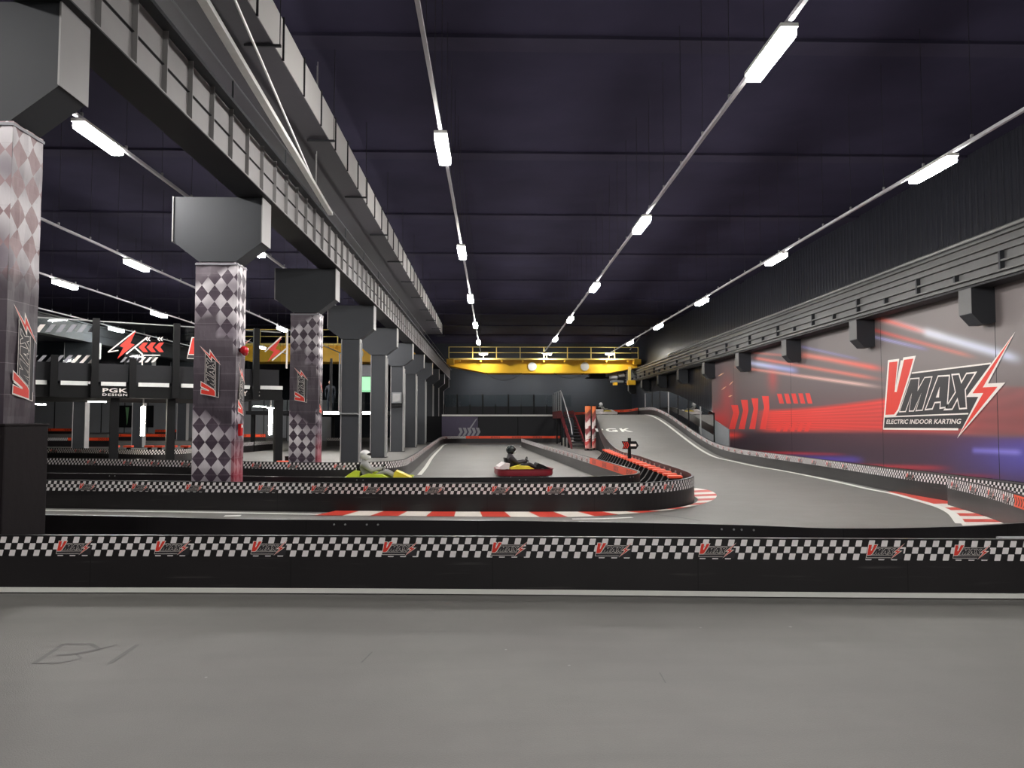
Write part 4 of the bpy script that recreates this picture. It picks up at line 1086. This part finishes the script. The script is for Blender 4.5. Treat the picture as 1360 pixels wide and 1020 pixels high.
r = thing('glass_railing', 'tall glass screen with black posts on the left platform', 'railing', tuple(mp(0, 0, 3.0)), group='glass railings')
for px, tall in posts:
    s = ms(px); mb = MB(); mbox(mb, s-.11, s+.11, .09, .26, 2.55, 5.28 if tall else 3.95, 'black'); mb.build('post', r)
ed = [SL]+[ms(p) for p, k in posts]+[-.02]
for a, b in zip(ed, ed[1:]):
    mb = MB(); mbox(mb, a+.12, b-.12, .02, .05, 3.09, 3.72, 'darksteel'); mb.build('kick_panel', r)
tall = [SL]+[ms(p) for p, k in posts if k]+[-.02]
panes = []
for a, b in zip(tall, tall[1:]):
    mb = MB(); mbox(mb, a+.05, b-.05, -.02, -.005, 3.72, 5.2, 'glass'); panes.append(mb.build('glass_pane', r))
    mb = MB(); mbox(mb, a+.05, b-.05, -.03, .01, 5.19, 5.23, 'pale'); mb.build('top_channel', r)
def gp(zx, zy, ox=50, oy=420, k=8.5): return tuple(MPt(ox+zx/k, oy+zy/k, .01))
mb = MB()
for i in range(-3, 6): x = 120*i-40; mb.face([gp(x, 180), gp(x+60, 180), gp(x+130, 92), gp(x+70, 92)], 'logowhite' if i < 1 else 'logogrey')
mb.build('stripe_print', r); mb = MB()
for i in range(-3, 6): x = 75+98*i; mb.face([gp(x, 530), gp(x+45, 530), gp(x+130, 440), gp(x+85, 440)], 'logowhite' if i > 2 else 'logogrey')
mb.build('stripe_print', r)
mb = MB()
def gseg(a, b, w, mt):
    a = Vector(a); b = Vector(b); d = (b-a).normalized(); n = Vector((-d.y, d.x))*w/2
    mb.face([gp(*(a+n)), gp(*(b+n)), gp(*(b-n)), gp(*(a-n))], mt)
mb.face([gp(*p) for p in ((1108, 168), (925, 335), (968, 352), (898, 482), (1095, 320), (1045, 305))], 'logored')
gseg((795, 405), (1100, 165), 14, 'logowhite'); gseg((795, 405), (912, 385), 12, 'logowhite'); gseg((1000, 425), (1240, 235), 16, 'logowhite')
for i in range(3):
    x = 1140+90*i; mb.face([gp(x, 350), gp(x+55, 297), gp(x+105, 297), gp(x+65, 350), gp(x+105, 405), gp(x+55, 405)], 'logored')
for x in (1215, 1240, 1350, 1380): mb.face([gp(x, 258), gp(x+22, 235), gp(x+36, 235), gp(x+16, 258), gp(x+36, 280), gp(x+22, 280)], 'logowhite')
gseg((1100, 355), (1185, 432), 16, 'logowhite'); gseg((1180, 430), (1180, 572), 16, 'logowhite'); gseg((1180, 440), (1385, 440), 12, 'logowhite')
for i in range(6): x = 930+70*i; mb.face([gp(x, 520), gp(x+32, 520), gp(x+85, 462), gp(x+53, 462)], 'logowhite' if i > 2 else 'logogrey')
mb.build('arrow_print', r)
mb = MB(); s0 = ms(247)
def vf(u, v, off): return tuple(mp(s0+u, .012+off, 3.95+v))
logo_into(mb, vf, 2.3); mb.build('logo_print', r)
mb = MB()
def g3(zx, zy): return tuple(MPt(300+zx/8.5, 400+zy/8.5, .01))
mb.face([g3(*p) for p in ((635, 400), (480, 545), (540, 570), (465, 690), (625, 560), (560, 540))], 'logored')
for a, b, w in (((440, 570), (630, 400), 16), ((520, 670), (700, 520), 16), ((695, 340), (685, 760), 22)):
    a = Vector(a); b = Vector(b); d = (b-a).normalized(); n = Vector((-d.y, d.x))*w/2; mb.face([g3(*(a+n)), g3(*(b+n)), g3(*(b-n)), g3(*(a-n))], 'logowhite')
mb.build('bolt_print', r)
# lamps under the platform
for i, (px, py) in enumerate(((50, 537), (129, 533.5), (345, 540), (362, 542))):
    p = PZ(px, py, 2.6); mb = MB(); mb.bar(p-DV*.36, p+DV*.36, .12, .05, 'strip')
    small('strip_light', mb, 'white strip light under the platform, %s from left' % ORD[i], 'lamp', 'strip lights under the platform')
for i, (px, Y) in enumerate(((196, 30.6), (362, 32.5))):
    x = (px-655)/1000*Y; t = thing('tube_light', 'upright glowing tube under the platform, %s' % ('left of the second column' if i == 0 else 'between second and third columns'), 'lamp', (x, Y, 1.1), group='upright tubes under the platform')
    mb = MB(); mb.cyl((x, Y, 1.14), (x, Y, 2.3), .075, 'tube', 12); mb.build('diffuser', t)
    mb = MB(); mb.cyl((x, Y, 2.3), (x, Y, 2.62), .03, 'pale', 8); mb.build('hanger', t)
# claw sign on the partition
t = thing('claw_sign', 'black wall sign with pale green claw strokes below the platform', 'sign', (-31, 66.2, 1.4))
mb = MB(); mb.box(-32.6, -29.5, 66.18, 66.26, 1.2, 3.1, 'black2'); mb.build('panel', t)
mb = MB()
for x in (-31.9, -31.15):
    mb.face([(x, 66.17, 2.95), (x+.32, 66.17, 2.95), (x+.28, 66.17, 2.5), (x+.2, 66.17, 1.6), (x+.14, 66.17, 1.35), (x+.12, 66.17, 1.9), (x+.05, 66.17, 2.5)], 'green')
mb.build('claw_print', t)
# green screen and rear-left things
t = thing('display_screen', 'green lit display seen between the fourth and fifth columns', 'screen', (-9.5, 60, 4))
mb = MB(); mb.box(-11.6, -8.6, 58.9, 59.0, 3.9, 6.2, 'black', .02); mb.build('casing', t)
mb = MB(); mb.box(-11.5, -8.7, 58.88, 58.9, 4.0, 5.2, 'screen'); mb.box(-11.5, -8.7, 58.88, 58.9, 5.25, 6.1, 'logogrey'); mb.build('picture', t)
mb = MB(); mb.box(-10.2, -10.0, 58.95, 59.05, 2.3, 3.95, 'black'); mb.build('stand', t)
r = thing('glass_railing', 'glass railing with black posts on the rear left platform', 'railing', (-10, 43.1, 2.3), group='glass railings')
for i in range(6):
    x = -13.8+1.52*i; mb = MB(); mb.box(x-.06, x+.06, 43.02, 43.14, 2.3, 5.3 if i in (3, 5) else 3.6, 'black'); mb.build('post', r)
for i in range(5):
    x = -13.8+1.52*i; mb = MB(); mb.box(x+.08, x+1.44, 43.07, 43.09, 2.35, 3.5, 'glass'); mb.build('glass_pane', r)

# ------------------------------------------------------------------ people and karts
def skinmesh(name, verts, edges, mt, parent, sub=2, root=0):
    me = bpy.data.meshes.new(name); me.from_pydata([v[:3] for v in verts], edges, [])
    o = bpy.data.objects.new(name, me); col.objects.link(o)
    md = o.modifiers.new('s', 'SKIN'); md.use_smooth_shade = True
    o.modifiers.new('d', 'SUBSURF').levels = sub
    for i, v in enumerate(verts):
        sv = me.skin_vertices[0].data[i]; r = v[3]; sv.radius = (r, v[4] if len(v) > 4 else r); sv.use_root = (i == root)
    dg = bpy.context.evaluated_depsgraph_get(); m2 = bpy.data.meshes.new_from_object(o.evaluated_get(dg)); m2.name = name
    bpy.data.objects.remove(o); bpy.data.meshes.remove(me)
    m2.materials.clear(); m2.materials.append(M[mt]); m2.polygons.foreach_set('use_smooth', [True]*len(m2.polygons))
    ob = bpy.data.objects.new(name, m2); col.objects.link(ob)
    if parent: ob.parent = parent
    return ob
def hand(V, Ed, wi, wrist, d, side, up=(0, 0, 1)):
    """palm and five fingers grown from vertex wi"""
    d = Vector(d).normalized(); sd = Vector(side).normalized(); w = Vector(wrist)
    V.append((*(w+d*.06), .03, .018)); pi = len(V)-1; Ed.append((wi, pi))
    curl = d.cross(sd)
    for k, (o, ln) in enumerate(((-.03, .065), (-.01, .075), (.01, .07), (.03, .055))):
        a = w+d*.09+sd*o; b = a+d*ln*.5+curl*.015; c = b+d*ln*.25+curl*ln*.5
        V.append((*a, .0095)); V.append((*b, .009)); V.append((*c, .008)); n = len(V); Ed.extend([(pi, n-3), (n-3, n-2), (n-2, n-1)])
    a = w+d*.045-sd*.04; b = a+d*.035-sd*.02+curl*.02
    V.append((*a, .011)); V.append((*b, .0095)); n = len(V); Ed.extend([(pi, n-2), (n-2, n-1)])
def driver(label, loc, rz, suit, helm, group='kart drivers'):
    t = thing('person', label, 'person', loc, rz, group)
    V = [(-.30, 0, .20, .17, .19), (-.37, 0, .42, .16, .20), (-.40, 0, .60, .15, .20), (-.40, 0, .70, .06), (-.38, 0, .80, .075)]
    Ed = [(0, 1), (1, 2), (2, 3), (3, 4)]
    for s in (1, -1):
        b = len(V)
        V += [(-.39, s*.20, .60, .085), (-.20, s*.27, .42, .06), (.02, s*.16, .47, .042)]; Ed += [(2, b), (b, b+1), (b+1, b+2)]
        hand(V, Ed, b+2, (.02, s*.16, .47), (.9, -s*.25, .1), (0, s*.2, .9))
        b = len(V)
        V += [(-.2, s*.12, .19, .09), (.18, s*.19, .40, .065), (.5, s*.16, .22, .05), (.58, s*.16, .28, .04)]; Ed += [(0, b), (b, b+1), (b+1, b+2), (b+2, b+3)]
    body = skinmesh('body', V, Ed, suit, t)
    mb = MB(); mb.sphere((-.37, 0, .82), .135, helm, 20, (1.1, .95, 1.05)); h = mb.build('helmet', t, smooth=True, local=True)
    mb = MB(); mb.sphere((-.31, 0, .76), .1, 'helmet', 14, (1, .9, .6)); mb.build('chin_guard', h, smooth=True, local=True)
    mb = MB(); mb.sphere((-.335, 0, .84), .13, 'visor', 16, (1.03, .9, .5)); mb.build('visor', h, smooth=True, local=True)
    return t
def kart(label, loc, rz, side_c, top_c, nose_c, bump_c, group='electric karts'):
    t = thing('kart', label, 'kart', loc, rz, group)
    def rr(x0, x1, w, r, n=6):
        out = []
        for cx, cy, a0 in ((x1-r, w-r, 0), (x0+r, w-r, PI/2), (x0+r, -w+r, PI), (x1-r, -w+r, 1.5*PI)):
            for k in range(n+1): a = a0+PI/2*k/n; out.append((cx+r*math.cos(a), cy+r*math.sin(a)))
        return out
    P = rr(-.82, .86, .62, .3)
    mb = MB(); n = len(P)
    prof = [(.0, .05), (.03, .12), (.02, .22), (-.05, .26)]
    rings = []
    cen = (0, 0)
    for off, z in prof:
        rings.append([(p[0]+math.copysign(off, p[0]), p[1]+math.copysign(off, p[1]), z) for p in P])
    i0 = len(mb.v); k = mb.m(bump_c)
    for rg in rings: mb.v += rg
    for a in range(len(prof)-1):
        for j in range(n): mb.f.append((i0+a*n+j, i0+a*n+(j+1) % n, i0+(a+1)*n+(j+1) % n, i0+(a+1)*n+j)); mb.mi.append(k)
    mb.build('bumper', t, smooth=True, local=True)
    mb = MB(); mb.prism(P, 2, .055, .085, 'black'); mb.build('floor_pan', t, local=True)
    for s in (1, -1):
        mb = MB(); y0, y1 = (.28, .57) if s > 0 else (-.57, -.28)
        mb.prism([(-.45, .1), (.35, .1), (.3, .24), (.12, .34), (-.25, .36), (-.45, .3)], 1, y0, y1, side_c); mb.build('side_pod', t, local=True)
    mb = MB(); mb.prism([(-.8, .12), (-.5, .12), (-.46, .42), (-.6, .44), (-.78, .32)], 1, -.45, .45, top_c); mb.build('rear_cover', t, local=True)
    mb = MB(); mb.prism([(.38, .12), (.85, .12), (.84, .24), (.6, .36), (.45, .42), (.4, .36)], 1, -.3, .3, nose_c); mb.build('nose_cone', t, local=True)
    mb = MB(); mb.prism([(-.5, .1), (-.1, .1), (-.12, .16), (-.38, .2), (-.52, .58), (-.58, .58)], 1, -.2, .2, 'black'); mb.build('seat', t, local=True)
    mb = MB(); mb.tube([(.10+.04*math.cos(a), .15*math.sin(a), .47+.13*math.cos(a)) for a in [2*PI*q/16 for q in range(16)]], .014, 'black', 8, True); mb.tube([(.1, 0, .47), (.5, 0, .2)], .015, 'chrome', 8); mb.bar((.1, -.14, .47), (.1, .14, .47), .02, .02, 'black'); mb.build('steering_wheel', t, local=True)
    for x in (-.55, .55):
        for s in (1, -1):
            mb = MB(); y0 = s*.40; y1 = s*.60
            mb.tube([(x, y0, .13), (x, y0+s*.02, .13), (x, y1-s*.02, .13), (x, y1, .13)], [.11, .13, .13, .11], 'rubber', 18)
            w = mb.build('wheel', t, smooth=True, local=True)
            mb = MB(); mb.cyl((x, y1, .13), (x, y1+s*.008, .13), .065, 'chrome', 14); mb.build('rim', w, local=True)
    return t
# red kart on the straight (heading right)
kx = PZ(694, 632.5, 0)
kart('red kart with yellow side pod crossing the straight', (kx.x, kx.y, 0), .12, 'kartyellow', 'kartwhite', 'black2', 'kartred')
driver('kart driver in dark suit and black helmet in the red kart', (kx.x, kx.y, .0), .12, 'suit', 'helmetdark')
kart('lime yellow kart behind the hairpin barrier beside the columns', (-3.0, 20.0, 0), .06, 'kartgreen', 'kartgreen', 'kartyellow', 'kartgreen')
driver('kart driver in grey suit and white helmet in the lime kart', (-3.0, 20.0, 0), .06, 'suitgrey', 'helmet')
kart('white kart cresting the ramp beside the orange barrier', (8.55, 57.5, 2.21), .5, 'kartyellow', 'kartwhite', 'kartwhite', 'kartwhite')
driver('kart driver in pale suit and white helmet at the ramp crest', (8.55, 57.5, 2.21), .5, 'suitgrey', 'helmet')
kart('red kart parked between the third and fourth columns', (-6.5, 25.2, 0), 1.5, 'kartred', 'fab_orange', 'kartred', 'fab_orange')
def stander(label, x, y, z, rz, h, top, group):
    t = thing('person', label, 'person', (x, y, z), rz, group); k = h/1.75
    V = [(0, 0, .95, .13, .16), (0, 0, 1.15, .11, .15), (0, 0, 1.36, .11, .19), (0, 0, 1.48, .055), (0, .01, 1.56, .06)]
    Ed = [(0, 1), (1, 2), (2, 3), (3, 4)]
    for s in (1, -1):
        b = len(V); V += [(s*.19, 0, 1.38, .06), (s*.26, .02, 1.12, .045), (s*.25, -.06, .88, .032)]; Ed += [(2, b), (b, b+1), (b+1, b+2)]
        hand(V, Ed, b+2, (s*.25, -.06, .88), (0, -.15, -1), (0, 1, 0))
        b = len(V); V += [(s*.1, 0, .88, .1), (s*.11, -.01, .5, .07), (s*.11, .02, .1, .045), (s*.11, -.14, .04, .04)]; Ed += [(0, b), (b, b+1), (b+1, b+2), (b+2, b+3)]
    V = [(*[q*k for q in v[:3]], *[q*k for q in v[3:]]) for v in V]
    skinmesh('body', V, Ed, top, t)
    mb = MB(); mb.sphere((0, 0, 1.64*k), .1*k, 'skin', 16, (.85, 1, 1.2)); mb.prism([(-.115*k, 1.6*k), (-.09*k, 1.66*k), (-.09*k, 1.6*k)], 0, -.012, .012, 'skin')
    for s in (1, -1): mb.sphere((s*.085*k, 0, 1.63*k), .022*k, 'skin', 8); mb.sphere((s*.033*k, -.088*k, 1.655*k), .01*k, 'black', 6)
    mb.box(-.025*k, .025*k, -.1*k, -.088*k, 1.575*k, 1.583*k, 'darkred'); hd = mb.build('head', t, smooth=True, local=True)
    mb = MB(); mb.sphere((0, .02*k, 1.69*k), .1*k, 'hair', 14, (.95, 1.0, .85)); mb.build('hair', t, smooth=True, local=True)
    return t
stander('person in dark clothes standing behind the rear glass, nearer the third column', -9.45, 43.9, 2.3, .2, 1.8, 'jeans', 'spectators on the rear platform')
stander('person in dark clothes standing behind the rear glass, nearer the fourth column', -8.75, 44.4, 2.3, -.2, 1.7, 'suit', 'spectators on the rear platform')

mb = MB(); mb.box(5.12, 6.4, 7.36, 7.62, 0, .535, 'cabinet', .02)
small('foam_pad', mb, 'grey pad standing between the front barriers at the right edge', 'pad')
# world
w = bpy.data.worlds.new('world'); sc.world = w; w.use_nodes = True
w.node_tree.nodes['Background'].inputs[0].default_value = (.02, .02, .025, 1); w.node_tree.nodes['Background'].inputs[1].default_value = .3
sc.cycles.max_bounces = 6; sc.cycles.transparent_max_bounces = 16
for o in bpy.data.objects:
    if '_o' in o: del o['_o']
